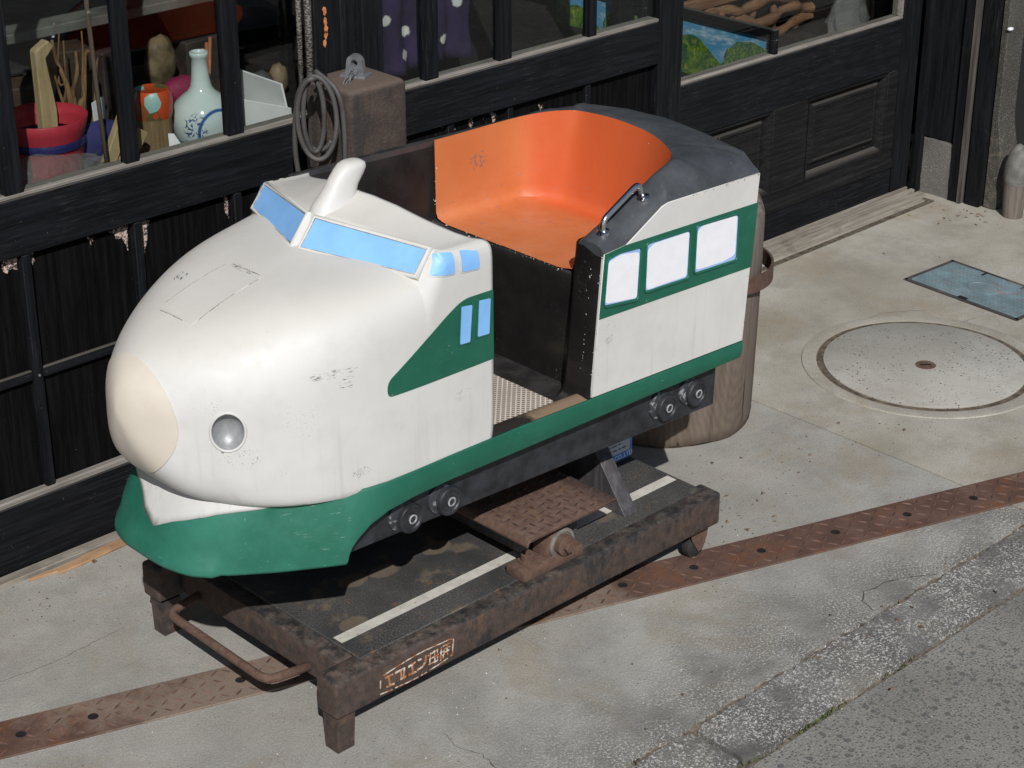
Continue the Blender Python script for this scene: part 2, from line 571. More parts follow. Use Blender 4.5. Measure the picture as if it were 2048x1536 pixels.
def tag(o, label=None, cat=None, group=None, kind=None):
    for k, v in (('label', label), ('category', cat), ('group', group), ('kind', kind)):
        if v:
            o[k] = v
    return o
def thing(name, label, cat, loc, group=None):
    o = bpy.data.objects.new(name, None)
    C.objects.link(o)
    o.location = loc
    o.empty_display_size = .05
    return tag(o, label, cat, group)
def lerp(a, b, t): return a + (b - a) * t
def spline(pts, n, closed=False):
    pts = [Vector(p) for p in pts]
    m = len(pts)
    out = []
    segs = m if closed else m - 1
    for i in range(segs):
        p0 = pts[(i - 1) % m] if (closed or i > 0) else pts[0] * 2 - pts[1]
        p1, p2 = pts[i], pts[(i + 1) % m]
        p3 = pts[(i + 2) % m] if (closed or i + 2 < m) else pts[-1] * 2 - pts[-2]
        for k in range(n):
            t = k / n
            out.append(.5 * (2 * p1 + (p2 - p0) * t + (2 * p0 - 5 * p1 + 4 * p2 - p3) * t * t + (3 * p1 - p0 - 3 * p2 + p3) * t ** 3))
    if not closed:
        out.append(pts[-1])
    return out
def roundpoly(pts, r, n=4):
    # 2d polygon with rounded corners
    out = []
    m = len(pts)
    for i in range(m):
        p0, p1, p2 = Vector(pts[i - 1]), Vector(pts[i]), Vector(pts[(i + 1) % m])
        rr = r[i] if isinstance(r, (list, tuple)) else r
        a = (p0 - p1)
        b = (p2 - p1)
        d = min(rr, a.length * .48, b.length * .48)
        A, B = p1 + a.normalized() * d, p1 + b.normalized() * d
        if rr <= 0:
            out.append(p1)
            continue
        for k in range(n + 1):
            t = k / n
            out.append(A * (1 - t) ** 2 + p1 * 2 * t * (1 - t) + B * t * t)
    return out
def rounded_path(pts, r, n=6):
    pts = [Vector(p) for p in pts]
    out = [pts[0]]
    for i in range(1, len(pts) - 1):
        a, b = pts[i - 1] - pts[i], pts[i + 1] - pts[i]
        d = min(r, a.length * .45, b.length * .45)
        A, B = pts[i] + a.normalized() * d, pts[i] + b.normalized() * d
        for k in range(n + 1):
            t = k / n
            out.append(A * (1 - t) ** 2 + pts[i] * 2 * t * (1 - t) + B * t * t)
    out.append(pts[-1])
    return out

# ------------------------------------------------------------------ materials
m_white = mat_white()
m_cream = mat_cream()
m_green = mat_green('green_gloss_paint', .75)
m_band = mat_green('green_band_paint', .2)
m_blue = simple('sky_blue_paint', (.22, .46, .82), .45, var=.07, sc=14)
m_wblue = simple('blue_window_edge_paint', (.30, .47, .74), .45)
m_pane = simple('white_window_paint', (.80, .80, .84), .4, var=.03)
m_orange = mat_orange()
m_black = mat_black_gloss()
m_roof = mat_roof()
m_ironblk = mat_rust('black_painted_rusty_iron', (.020, .019, .019), .52)
def mat_deck():
    n = N('dusty_black_deck_plate')
    c = n.mix(n.rng(n.noise(6, 5, .65), .35, .68), (.026, .026, .027), (.05, .049, .047))
    c = n.mix(n.mul(n.rng(n.noise(240, 4, .8), .45, .62), n.rng(n.noise(4, 4), .38, .62, .15, .75)), c, (.13, .125, .115))
    t = n.rng(n.noise(11, 5, .65), .55, .66)
    for p in ((-.30, -.055, .175), (-.225, -.07, .175), (-.075, -.075, .175), (-.41, -.19, .175), (.36, -.08, .175), (.45, -.02, .175)):
        t = n.op('MAXIMUM', t, n.rng(n.add(n.sphere(p, .055, (1, 1.5, 1)), n.mul(n.noise(30, 4), .8)), .75, 1.05))
    c = n.mix(n.mul(t, .5), c, n.mix(n.noise(40, 4), (.16, .11, .065), (.21, .165, .11)))
    c = n.mix(n.mul(n.rng(n.noise(38, 4, .7), .64, .68), .8), c, (.16, .07, .03))
    n.bump(n.noise(160, 4), .001, .5)
    return n.fin(c, .72)
m_ironplate = mat_deck()
m_ironred = mat_rust('brown_rusted_iron', (.05, .03, .024), 1., ((.082, .044, .031), (.120, .070, .050)), .12)
m_gusset = mat_rust('dark_steel_gusset', (.045, .042, .045), .12, dust=.2)
m_bogie = simple('charcoal_bogie_paint', (.021, .022, .026), .45, var=.5, sc=24)
m_bogiewhite = simple('dry_brushed_white_paint', (.30, .31, .32), .5, var=.5, sc=60)
def mat_axle():
    n = N('dry_brushed_axle_box_paint')
    c = n.mix(n.rng(n.noise(60, 5, .7), .52, .66), (.03, .032, .037), (.26, .27, .28))
    return n.fin(c, .5)
m_axle = mat_axle()
m_chrome = simple('chrome', (.80, .80, .82), .16, 1., var=.08, sc=40)
m_silver = simple('silver_painted_reflector', (.31, .315, .325), .5, .35, var=.15, sc=60)
m_rubber = simple('black_rubber', (.02, .02, .02), .75, var=.3)
def mat_stripe():
    n = N('rust_spotted_white_stripe_paint')
    c = n.mix(n.rng(n.noise(30, 5), .35, .7), (.56, .54, .49), (.44, .42, .37))
    c = n.mix(n.mul(n.rng(n.noise(48, 4, .7), .62, .68), .85), c, (.30, .16, .07))
    c = n.mix(n.mul(n.rng(n.noise(190, 3, .7), .62, .7), .5), c, (.2, .17, .14))
    return n.fin(c, .65)
m_stripe = mat_stripe()
m_logo = None
def mat_logo():
    n = N('rusting_white_lettering')
    c = n.mix(n.rng(n.noise(55, 4, .7), .40, .58), (.66, .62, .52), (.34, .12, .03))
    return n.fin(c, .7)
m_logo = mat_logo()
m_mat = mat_mat()
m_bw = mat_blackwood('black_stained_wood', worn=.4)
m_bwv = mat_blackwood('black_stained_wood_upright', worn=.3, along='z')
m_board = mat_blackwood('black_peeling_board', (.0036, .0036, .004), .06, True, 'z', .03)
m_carved = mat_blackwood('black_worn_door_wood', (.0075, .0073, .0075), .3)
m_sill = mat_greywood('weathered_grey_sill_wood', (.15, .135, .12), (.26, .24, .215))
m_thresh = mat_greywood('weathered_threshold_wood', (.17, .145, .115), (.34, .31, .265))
m_scrap = mat_greywood('raw_orange_brown_wood', (.30, .17, .09), (.46, .29, .17))
m_log = mat_log()
m_pave = mat_concrete('worn_grey_concrete', (.315, .302, .275), (.405, .39, .357), .15, 1.25, (.12, -.42))
m_pave2 = mat_concrete('pale_stained_concrete', (.30, .275, .225), (.455, .43, .38), .05, 1.0, (-.05, -.45))
m_kerb = mat_concrete('dark_lichen_kerb_concrete', (.23, .225, .21), (.32, .312, .29), 1., 1.25, None, (.57, .56, .53))
m_manh = mat_manhole()
m_road = mat_road()
m_check = mat_checker()
m_lug = simple('rubbed_rust_lug', (.10, .052, .038), .8, var=.5, sc=30)
m_soil = simple('joint_dirt', (.085, .07, .05), .95, var=.5, sc=60)
m_hole = simple('dark_hole', (.006, .005, .005), .9)
m_glass = mat_glass()
m_plastic = mat_plastic()
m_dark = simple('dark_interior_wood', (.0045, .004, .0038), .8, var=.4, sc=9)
m_galv = simple('dull_galvanised_steel', (.20, .205, .215), .55, .5, var=.25, sc=50)

# =================================================================== THE SETTING
def sheet(name, pts, z, mat, kind='structure'):
    o = MB().poly([(x, y, z) for x, y in pts]).build(name, mat, None, False)
    return tag(o, kind=kind)
JX = 1.871
sheet('ground', [(-60, -60), (60, -60), (60, 60), (-60, 60)], -.06, m_soil)
road = sheet('road', [(-60, -60), (60, -60), (60, -.597), (-60, -.597)], -.010, m_road)
m_joint = simple('brown_joint_dirt', (.13, .105, .08), .95, var=.6, sc=70)
sheet('joint_dirt', [(-8, -.456), (8, -.456), (8, -.415), (-8, -.415)], -.0075, m_joint)
sheet('joint_dirt', [(-8, -.62), (8, -.62), (8, -.57), (-8, -.57)], -.0165, m_joint)
def slab(name, x0, x1, y0, y1, mat):
    mb = MB().box(x0, x1, y0, y1, -.055, 0, .004, 1)
    return tag(mb.build(name, mat, None, False), kind='structure')
def wavy_slab(name, outline, mat, z0=-.055, z1=0.):
    mb = MB()
    top = [(x, y, z1) for x, y in outline]
    mb.prism(top, (0, 0, z0 - z1))
    return mb.build(name, mat, None, False)
def jag(x0, x1, y, amp, step, seed):
    rs = random.Random(seed)
    out = []
    x = x0
    while x < x1:
        out.append((x, y + rs.uniform(-amp, amp)))
        x += step * rs.uniform(.6, 1.4)
    out.append((x1, y))
    return out
pv = wavy_slab('pavement', [(-30, -.425)] + jag(-1.2, JX - .004, -.4275, .005, .018, 1) + [(JX - .002, .0), (JX - .006, .5), (JX - .002, 3), (-30, 3)], m_pave)
tag(pv, kind='structure')
pv2 = wavy_slab('pavement', jag(JX + .004, 4.2, -.429, .005, .018, 2) + [(30, -.428), (30, 3), (JX + .004, 3), (JX - .001, .5), (JX + .003, .1)], m_pave2)
tag(pv2, kind='structure')
# kerb stones, each a piece of the kerb
kerb = bpy.data.objects.new('kerb', None)
C.objects.link(kerb)
kerb.location = (0, -.51, 0)
tag(kerb, kind='structure')
kx = [-3.2, -2.0, -.75, .575, 1.85, 3.1, 4.4]
for i in range(len(kx) - 1):
    a, b = kx[i] + .007, kx[i + 1] - .007
    rs = i * 9
    top = jag(a + .02, b - .02, -.584, .004, .03, rs + 3)
    bot = jag(a + .02, b - .02, -.437, .005, .018, rs + 4)[::-1]
    ol = [(a, -.57)] + top + [(b, -.57), (b, -.45)] + bot + [(a, -.45)]
    mb = MB().prism([(x, y, -.002) for x, y in ol], (0, 0, -.05))
    mb.build('kerb_stone', m_kerb, kerb, False)

# hairline cracks in the concrete
def crack(pts, wd, seed):
    rs = random.Random(seed)
    mb = MB()
    p = [Vector((a, b, 0)) for a, b in pts]
    q = []
    for a, b in zip(p[:-1], p[1:]):
        k = max(2, int((b - a).length / .012))
        for i in range(k):
            t = a.lerp(b, i / k)
            q.append(t + Vector((rs.uniform(-.003, .003), rs.uniform(-.003, .003), 0)))
    q.append(p[-1])
    l, r = [], []
    for i, t in enumerate(q):
        d = (q[min(i + 1, len(q) - 1)] - q[max(i - 1, 0)]).normalized()
        s_ = Vector((-d.y, d.x, 0)) * wd * rs.uniform(.3, 1.) * (1 if 0 < i < len(q) - 1 else .05)
        l.append(t + s_ + Vector((0, 0, .0006)))
        r.append(t - s_ + Vector((0, 0, .0006)))
    mb.quadgrid([l, r])
    return tag(mb.build('pavement_crack', m_soil, None, False), kind='structure')
crack([(.20, -.09), (.185, -.15), (.205, -.20), (.195, -.26)], .0012, 1)
crack([(1.22, -.425), (1.235, -.375), (1.27, -.355), (1.36, -.365), (1.46, -.425)], .0022, 2)
crack([(2.36, .62), (2.62, .60), (2.74, .52)], .001, 3)
crack([(2.70, .44), (2.75, .39), (2.80, .38)], .001, 4)
crack([(-.55, .72), (-.25, .69), (-.05, .70)], .0008, 5)
# leaf litter blown into the corners
mb = MB()
rl = random.Random(77)
for i in range(70):
    if i < 34:
        x, y = rl.gauss(3.52, .07), rl.gauss(.93, .06)
    elif i < 50:
        x, y = rl.gauss(1.32, .12), rl.gauss(.12, .06)
    else:
        x, y = rl.uniform(-.3, 2.2), rl.gauss(-.46, .1)
    a, s_ = rl.uniform(0, 6.28), rl.uniform(.004, .011)
    d = Vector((math.cos(a), math.sin(a), 0))
    e = Vector((-d.y, d.x, 0))
    c0 = Vector((x, y, .0012))
    up = Vector((0, 0, s_ * rl.uniform(.1, .45)))
    mb.quadgrid([[c0 - d * s_, c0 - d * s_ * .9], [c0 + e * s_ * .35 + up, c0 - e * s_ * .35], [c0 + d * s_ * .9, c0 + d * s_]])
tag(mb.build('leaf_litter', simple('dry_leaf_litter', (.15, .085, .045), .9, var=.7, sc=50), None, False), kind='stuff', label='small dry brown leaf scraps blown into corners of the pavement', cat='leaf litter')
# weeds in the kerb joint
def blade(mb, x, y, z, h, a, lean, wd=.0016):
    d = Vector((math.cos(a), math.sin(a), 0))
    sd = Vector((-d.y, d.x, 0)) * wd
    p = Vector((x, y, z))
    q = p + Vector((0, 0, h * .6)) + d * lean * .4
    t = p + Vector((0, 0, h)) + d * lean
    mb.quadgrid([[p - sd, p + sd], [q - sd * .8, q + sd * .8], [t - sd * .1, t + sd * .1]])
m_moss = simple('joint_moss', (.06, .085, .02), .9, var=.5, sc=90)
mb = MB()
rw = random.Random(5)
for cx, cy, k, sp in ((.80, -.588, 90, .10), (1.1, -.588, 40, .06), (1.62, -.588, 30, .05), (.62, -.587, 25, .05), (1.42, -.432, 40, .12), (.60, -.5, 14, .03), (1.72, -.43, 25, .1), (2.1, -.43, 30, .2)):
    for i in range(k):
        blade(mb, cx + rw.gauss(0, sp * .4), cy + rw.gauss(0, .003), -.015, rw.uniform(.005, .014), rw.uniform(0, 6.28), rw.uniform(.003, .014))
tag(mb.build('moss', m_moss, None, False), kind='stuff', label='short green weeds sprouting in the kerb joints', cat='weeds')
# scattered grit and leaf crumbs
mb = MB()
for i in range(900):
    q = rw.random()
    if q < .35:
        x, y = rw.gauss(1.25, .35), rw.gauss(.14, .12)
    elif q < .6:
        x, y = rw.uniform(-.4, 1.2), rw.gauss(.95, .06)
    elif q < .8:
        x, y = rw.uniform(-.3, 1.9), rw.gauss(-.43, .05)
    else:
        x, y = rw.uniform(-.6, 3.2), rw.uniform(-.4, 1.)
    r = rw.uniform(.0012, .0035) * (2.6 if rw.random() < .10 else 1)
    a = rw.uniform(0, 6.28)
    p = [Vector((x + math.cos(a + k * 2.1) * r * rw.uniform(.7, 1.5), y + math.sin(a + k * 2.1) * r, .0002)) for k in range(3)]
    t = Vector((x, y, r * rw.uniform(.4, 1.)))
    o = len(mb.v)
    mb.v += [tuple(k) for k in p] + [tuple(t)]
    mb.f += [(o, o + 1, o + 3), (o + 1, o + 2, o + 3), (o + 2, o, o + 3)]
tag(mb.build('grit', simple('dark_grit', (.11, .08, .06), .9, var=.8, sc=40), None, False), kind='stuff', label='dark crumbs of grit and bark scattered on the pavement', cat='grit')
mb = MB()
for i in range(110):
    x, y = (rw.uniform(-.3, 1.3), rw.gauss(.05, .12)) if rw.random() < .6 else (rw.uniform(-.4, 2.), rw.gauss(-.35, .15))
    r = rw.uniform(.0006, .0013)
    mb.box(x - r, x + r, y - r * .7, y + r * .7, 0, r)
tag(mb.build('grit', simple('pale_grit', (.75, .74, .7), .4), None, False), kind='stuff', label='tiny pale glinting chips scattered on the pavement', cat='grit')

# diamond plate strips across the pavement
SA = math.atan2(-.28 - .569, 2.044 + .443)
def strip_pt(s, t):
    # s along the strip from x=-.443, t across towards the road
    return Vector((-.443 + math.cos(SA) * s + math.sin(SA) * t, .569 + math.sin(SA) * s - math.cos(SA) * t, 0))
def strip_plate(s0, s1, cut0, cut1, label, holes):
    W = .128
    c = strip_pt((s0 + s1) / 2, W / 2)
    o = thing('checker_plate', label, 'metal plate', c, 'rusty diamond plate strips')
    ol = [strip_pt(s0, 0), strip_pt(s1, 0), strip_pt(s1 + cut1, W), strip_pt(s0 + cut0, W)]
    MB().prism([p + Vector((0, 0, .005)) for p in ol], (0, 0, -.0045), .0012, 1).build('plate', m_check, o, False)
    mb = MB()
    k = 0
    s = s0 + .02
    while s < s1 - .02:
        for j in range(4):
            t = .018 + j * .03 + (.0 if k % 2 else 0.)
            a = math.radians(42) if (k + j) % 2 else math.radians(-42)
            c0 = strip_pt(s + random.uniform(-.002, .002), t) + Vector((0, 0, .005))
            if any(abs(s - h) < .016 and abs(t - .064) < .018 for h in holes):
                continue
            u = Vector((math.cos(SA + a), math.sin(SA + a), 0)) * .0145
            v = Vector((-u.y, u.x, 0)).normalized() * .0027
            pts = [c0 - u, c0 - u * .3 + v, c0 + u * .3 + v, c0 + u, c0 + u * .3 - v, c0 - u * .3 - v]
            q = len(mb.v)
            mb.v += [tuple(p) for p in pts] + [tuple(c0 - u * .45 + Vector((0, 0, .0022))), tuple(c0 + u * .45 + Vector((0, 0, .0022)))]
            mb.f += [(q, q + 1, q + 6), (q + 1, q + 2, q + 7, q + 6), (q + 2, q + 3, q + 7), (q + 3, q + 4, q + 7), (q + 4, q + 5, q + 6, q + 7), (q + 5, q, q + 6)]
        s += .031
        k += 1
    tag(mb.build('tread_lug', m_lug, o, False), kind='stuff')
    for h in holes:
        p = strip_pt(h, .064)
        MB().lathe([(.0115, .0051), (.0108, .0058), (.0095, .0055), (.0085, .0053)], p, n=16, capa=False).build('bolt_hole', m_hole, o)
    return o
hs = [.04, .19, .47, .74, 1.01, 1.265, 1.425, 1.612, 1.78, 2.0, 2.205, 2.405, 2.62, 2.83]
strip_plate(-.9, 1.549, 0, .03, 'dusty diamond plate strip running under the ride base, left of the diagonal seam', [-.2, .03, .18, .5, .80, 1.09, 1.265, 1.425])
strip_plate(1.5502, 4.2, .03, 0, 'red brown rusted diamond plate strip with bolt holes, right of the diagonal seam', [1.615, 1.80, 2.01, 2.22, 2.42, 2.62, 2.83, 3.1, 3.4])

# round manhole cover
mc = Vector((2.405, .288, 0))
o = thing('manhole_cover', 'round speckled concrete manhole cover with small rusty slot in the middle', 'manhole cover', mc)
n_ = 96
def annulus(mb, r0, r1, z, n=96):
    mb.quadgrid([[mc + Vector((math.cos(k * 2 * math.pi / n) * r, math.sin(k * 2 * math.pi / n) * r, z)) for k in range(n)] for r in (r0, r1)], True)
mb = MB()
mb.lathe([(.352, .0005), (.350, .004), (.346, .0045), (.316, .0045), (.309, .003), (.3085, .001)], mc, n=96, capa=False, capb=False)
mb.build('frame_ring', m_pave2, o)
mb = MB()
annulus(mb, .285, .310, .0014)
mb.build('groove', simple('brown_joint_filth', (.10, .078, .055), .95, var=.5, sc=40), o)
MB().lathe([(.289, .001), (.289, .005), (.286, .0068), (.03, .0075)], mc, n=96, capa=False).build('lid', m_manh, o)
MB().lathe([(.0295, .0078), (.029, .0088), (.026, .0095), (.022, .009), (.0, .0088)], mc + Vector((-.012, -.012, 0)), n=32, capa=False, capb=False).build('lifting_ring', m_ironred, o)
MB().box(-.016, .016, -.004, .004, .0092, .0098, M=Matrix.Translation(mc + Vector((-.012, -.012, 0))) @ Matrix.Rotation(-.75, 4, 'Z')).build('slot', m_hole, o, False)

# blue rectangular meter cover set in the pavement
cc = Vector((3.0, .49, 0))
o = thing('meter_box_lid', 'pale blue rectangular pavement lid with embossed dashes and oval', 'utility cover', cc)
def mat_lid():
    n = N('worn_blue_lid_paint')
    c = n.mix(n.rng(n.noise(9, 6, .7), .38, .66), (.125, .175, .195), (.185, .26, .295))
    c = n.mix(n.mul(n.rng(n.noise(26, 6, .7), .48, .68), .6), c, (.17, .175, .165))
    c = n.mix(n.mul(n.rng(n.noise(7, 3), .62, .68), .5), c, (.32, .17, .15))
    n.bump(n.noise(90, 4), .001, .5)
    return n.fin(c, .6)
m_lid = mat_lid()
LR = Matrix.Translation(cc) @ Matrix.Rotation(math.radians(-3), 4, 'Z')
mb = MB()
a, b = .112, .205
for q in ((-a - .01, a + .01, b, b + .012), (-a - .01, a + .01, -b - .012, -b), (-a - .012, -a, -b - .012, b + .012), (a, a + .012, -b - .012, b + .012)):
    mb.box(q[0], q[1], q[2], q[3], .0, .0045, M=LR)
mb.build('frame', m_ironplate, o, False)
MB().prism([LR @ Vector((x, y, .006)) for x, y in roundpoly([(-a + .003, -b + .003), (a - .003, -b + .003), (a - .003, b - .003), (-a + .003, b - .003)], .008)], (0, 0, -.005), .001, 1).build('lid', m_lid, o, False)
mb = MB()
for i in range(26):
    for j in range(10):
        x, y = -a + .022 + j * .02, -b + .02 + i * .0148
        if (x / .055) ** 2 + (y / .07) ** 2 < 1:
            continue
        if random.random() < .12:
            continue
        mb.box(x - .0055, x + .0055, y - .0016, y + .0016, .006, .0078, M=LR @ Matrix.Translation((0, 0, 0)))
tag(mb.build('embossed_dash', m_lid, o, False), kind='stuff')
mb = MB()
mb.tube([LR @ Vector((math.cos(k * .1963) * .04, math.sin(k * .1963) * .052, .0062)) for k in range(32)], .0018, 5, True)
mb.build('embossed_oval', m_lid, o)
for yy in (.07, -.08):
    MB().box(a - .028, a + .004, yy - .004, yy + .004, .0062, .0075, M=LR).build('lid_slot', m_hole, o, False)
MB().box(-a - .004, -a + .01, -.02, .012, .0062, .0072, M=LR).build('finger_notch', m_hole, o, False)

# =================================================================== THE SHOP FRONT
YL, YR = 1.075, 1.195          # faces of the outer and the inner row of sliding doors
ZT = 1.78                      # head of the doors
shop = thing('shop_building', 'dark wooden shop building whose black sliding doors face the pavement', 'building', (1.2, 1.6, 0))
mb = MB()
mb.box(-6, 3.9, YL - .04, YL + .22, ZT + .003, 2.9)
mb.box(-6, -.92, YL - .01, YL + .2, 0, ZT)
mb.build('front_wall', m_bwv, shop, False)
MB().box(-6.2, 3.9, YL - .42, YL - .045, 2.62, 2.70).build('eave', m_bw, shop, False)
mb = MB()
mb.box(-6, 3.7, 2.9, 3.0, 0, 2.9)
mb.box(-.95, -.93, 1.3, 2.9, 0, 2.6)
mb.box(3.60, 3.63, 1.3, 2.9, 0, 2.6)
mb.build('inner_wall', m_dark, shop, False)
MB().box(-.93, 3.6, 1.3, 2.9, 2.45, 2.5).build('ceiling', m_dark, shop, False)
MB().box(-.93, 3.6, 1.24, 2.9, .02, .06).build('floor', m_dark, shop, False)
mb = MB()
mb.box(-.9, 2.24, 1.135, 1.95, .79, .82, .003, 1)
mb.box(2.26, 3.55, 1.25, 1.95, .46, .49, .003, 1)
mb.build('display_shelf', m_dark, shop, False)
mb = MB()
mb.box(-.4, .98, 1.52, 1.80, 1.105, 1.13, .003, 1)
mb.build('back_board', simple('grey_brown_board', (.10, .098, .09), .7, var=.5, sc=9), shop, False)  # grey horizontal board across the back of the window display

def door(name, label, x0, x1, y, stiles, muntins, low, sill_z, rail_z, hasmid, botz, loc, th=.034):
    o = thing(name, label, 'sliding door', ((x0 + x1) / 2, y, 0), 'black sliding doors of the shop front')
    y1 = y + th
    for a, b in stiles:
        MB().box(a, b, y, y1, .004, ZT - .003, .003, 1).build('stile', m_bwv, o)
    xa, xb = stiles[0][1], stiles[-1][0]
    MB().box(xa + .0005, xb - .0005, y + .002, y1 - .002, .004, botz, .003, 1).build('bottom_rail', m_bw, o)
    MB().box(xa + .0005, xb - .0005, y + .001, y1 - .001, rail_z, sill_z - .008, .003, 1).build('lock_rail', m_bw, o)
    MB().box(xa + .0005, xb - .0005, y + .004, y1 + .012, sill_z - .0075, sill_z + .002, .002, 1).build('sill', m_sill, o)
    MB().box(xa + .0005, xb - .0005, y + .001, y1 - .001, ZT - .1, ZT - .004, .003, 1).build('head_rail', m_bw, o)
    for a, b in muntins:
        MB().box(a, b, y + .003, y1 - .006, sill_z + .0025, ZT - .1005, .002, 1).build('glazing_bar', m_bwv, o)
    xs = [xa] + [v for m in muntins for v in m] + [xb]
    for i in range(0, len(xs), 2):
        MB().box(xs[i] + .0006, xs[i + 1] - .0006, y + .016, y + .019, sill_z + .003, ZT - .101).build('pane', m_glass, o, False)
    return o
# left door
A = door('sliding_door', 'black sliding door at far left with vase behind its glass', -.62, .935, YL,
         [(-.62, -.55), (.855, .935)], [(-.29, -.255), (-.012, .034), (.300, .337), (.588, .634)], None, .912, .77, True, .172, 0)
YB = YL + .024
def low_boards(o, xs, z0, z1, mat):
    for a, b in zip(xs[:-1], xs[1:]):
        MB().box(a + .0006, b - .0006, YB, YB + .008, z0, z1).build('board', mat, o, False)
low_boards(A, [-.55, -.262, .022, .317, .603, .855], .1725, .7695, m_board)
for a in (-.275, .010, .306, .592):
    MB().box(a, a + .023, YL + .004, YB - .0005, .1735, .7685, .002, 1).build('lower_bar', m_bwv, A)
xs = [-.55, -.275, .010, .306, .592, .855]
for i, (a, b) in enumerate(zip(xs[:-1], xs[1:])):
    MB().box(a + (.0235 if i else .001), b - .0005, YL + .007, YB - .0005, .463, .488, .006, 2).build('cross_bar', m_bw, A)
    MB().lathe([(.0035, 0), (.003, -.002), (.001, -.003)], (b + .0115, YL + .004, .474), (0, 1, 0), 10).build('nail_head', m_galv, A)
def mat_bare():
    n = N('bare_bark_like_wood')
    c = n.mix(n.rng(n.noise(150, 4, .8), .46, .56), (.035, .022, .02), (.58, .44, .38))
    return n.fin(c, .8)
m_bare = mat_bare()
rsb = random.Random(2)
for pl in ([(.243, .764), (.303, .768), (.300, .735), (.298, .695), (.28, .73)], [(.333, .768), (.362, .755), (.352, .738), (.343, .69), (.336, .65), (.334, .70)], [(.036, .7755), (.056, .768), (.050, .735), (.037, .742)], [(-.035, .765), (.008, .768), (.006, .732), (-.012, .745), (-.02, .728)], [(.572, .765), (.590, .768), (.588, .70), (.580, .72)], [(.618, .767), (.63, .765), (.622, .70)]):
    pts = []
    for i in range(len(pl)):
        a, b = Vector(pl[i - 1]), Vector(pl[i])
        for k in range(4):
            p = a.lerp(b, k / 4)
            pts.append(Vector((p.x + rsb.uniform(-.004, .004), YB - .0007, min(.769, p.y + rsb.uniform(-.005, .005)))))
    MB().prism(pts, (0, .001, 0)).build('bare_patch', m_bare, A, False)
MB().box(-.549, .8545, YL + .0005, YB - .0005, .1725, .190, .004, 1).build('ledge', m_sill, A)
# middle door
B = door('sliding_door', 'black sliding door behind the ride with purple cloth in its window', 1.005, 2.2, YL,
         [(1.005, 1.072), (2.098, 2.2)], [(1.211, 1.257), (1.470, 1.518), (1.809, 1.842)], None, .918, .787, True, .172, 0)
low_boards(B, [1.072, 1.30, 1.52, 1.82, 2.098], .1725, .7865, m_board)
for a in (1.29, 1.508, 1.808):
    MB().box(a, a + .02, YL + .008, YB - .0005, .1735, .7855, .002, 1).build('lower_bar', m_bwv, B)
# right door, in the inner track, with raised panels
D = door('sliding_door', 'black worn sliding door on the right with two carved square panels', 2.06, 3.565, YR,
         [(2.06, 2.30), (3.462, 3.565)], [], None, .652, .468, False, .118, 0)
YP = YR + .014
for i, (a, b) in enumerate(((2.418, 2.795), (2.974, 3.405))):
    MB().box(a + .0005, b - .0005, YP + .012, YP + .018, .1825, .4675).build('panel_field', m_carved, D, False)
    mb = MB()
    q = (a + .055, b - .055, .245, .42)
    mb.quadgrid([[Vector((x, yy, z)) for x, z in ((q[0] - e, q[2] - e), (q[1] + e, q[2] - e), (q[1] + e, q[3] + e), (q[0] - e, q[3] + e))]
                 for e, yy in ((.02, YP + .0117), (.012, YP + .002), (.004, YP - .001), (0, YP + .003), (-.01, YP + .004))], True)
    mb.poly([Vector((x, YP + .004, z)) for x, z in ((q[0] + .01, q[2] + .01), (q[1] - .01, q[2] + .01), (q[1] - .01, q[3] - .01), (q[0] + .01, q[3] - .01))])
    mb.build('raised_panel', m_carved, D, True, 25)
    mb = MB()
    mb.quadgrid([[Vector((x, yy, z)) for x, z in ((a + e, .182 + e), (b - e, .182 + e), (b - e, .468 - e), (a + e, .468 - e))]
                 for e, yy in ((.001, YR + .003), (.008, YR + .0035), (.016, YR + .010), (.024, YP + .0116))], True)
    mb.build('panel_moulding', m_carved, D, True, 25)
for a, b in ((2.3, 2.418), (2.795, 2.974), (3.405, 3.462)):
    MB().box(a + .0005, b - .0005, YR + .0025, YR + .03, .1815, .4675, .002, 1).build('muntin', m_carved, D)
mb = MB()
for a, b in ((2.3005, 3.4615),):
    mb.prism([(a, YR - .004, .119), (a, YR + .02, .119), (a, YR + .02, .181), (a, YR + .006, .181), (a, YR + .004, .150), (a, YR - .004, .138)], (b - a, 0, 0))
mb.build('ledge', m_carved, D, False)
MB().box(3.445, 3.4615, YR + .004, YR + .04, .6545, ZT - .101, .002, 1).build('glazing_bead', m_sill, D)

# post between the doors, with the orange rust streak
post = thing('door_post', 'black square wooden post with orange rusty streak between the doors', 'post', (.97, YL + .09, 0))
MB().box(.936, 1.004, YL + .0, YL + .06, .0, ZT, .003, 1).build('post', m_bwv, post)
m_flake = simple('orange_rust_flake', (.46, .17, .055), .85, var=.5, sc=60)
rs = random.Random(11)
for zz in (1.165, 1.14, 1.12, 1.105, 1.085):
    xx = .888 + rs.uniform(-.004, .004)
    pts = [Vector((xx + math.cos(k) * rs.uniform(.003, .008), YL - .0006, zz + math.sin(k) * rs.uniform(.006, .014))) for k in [i * .7 for i in range(9)]]
    MB().prism(pts, (0, .0009, 0)).build('rust_flake', m_flake, post, False)
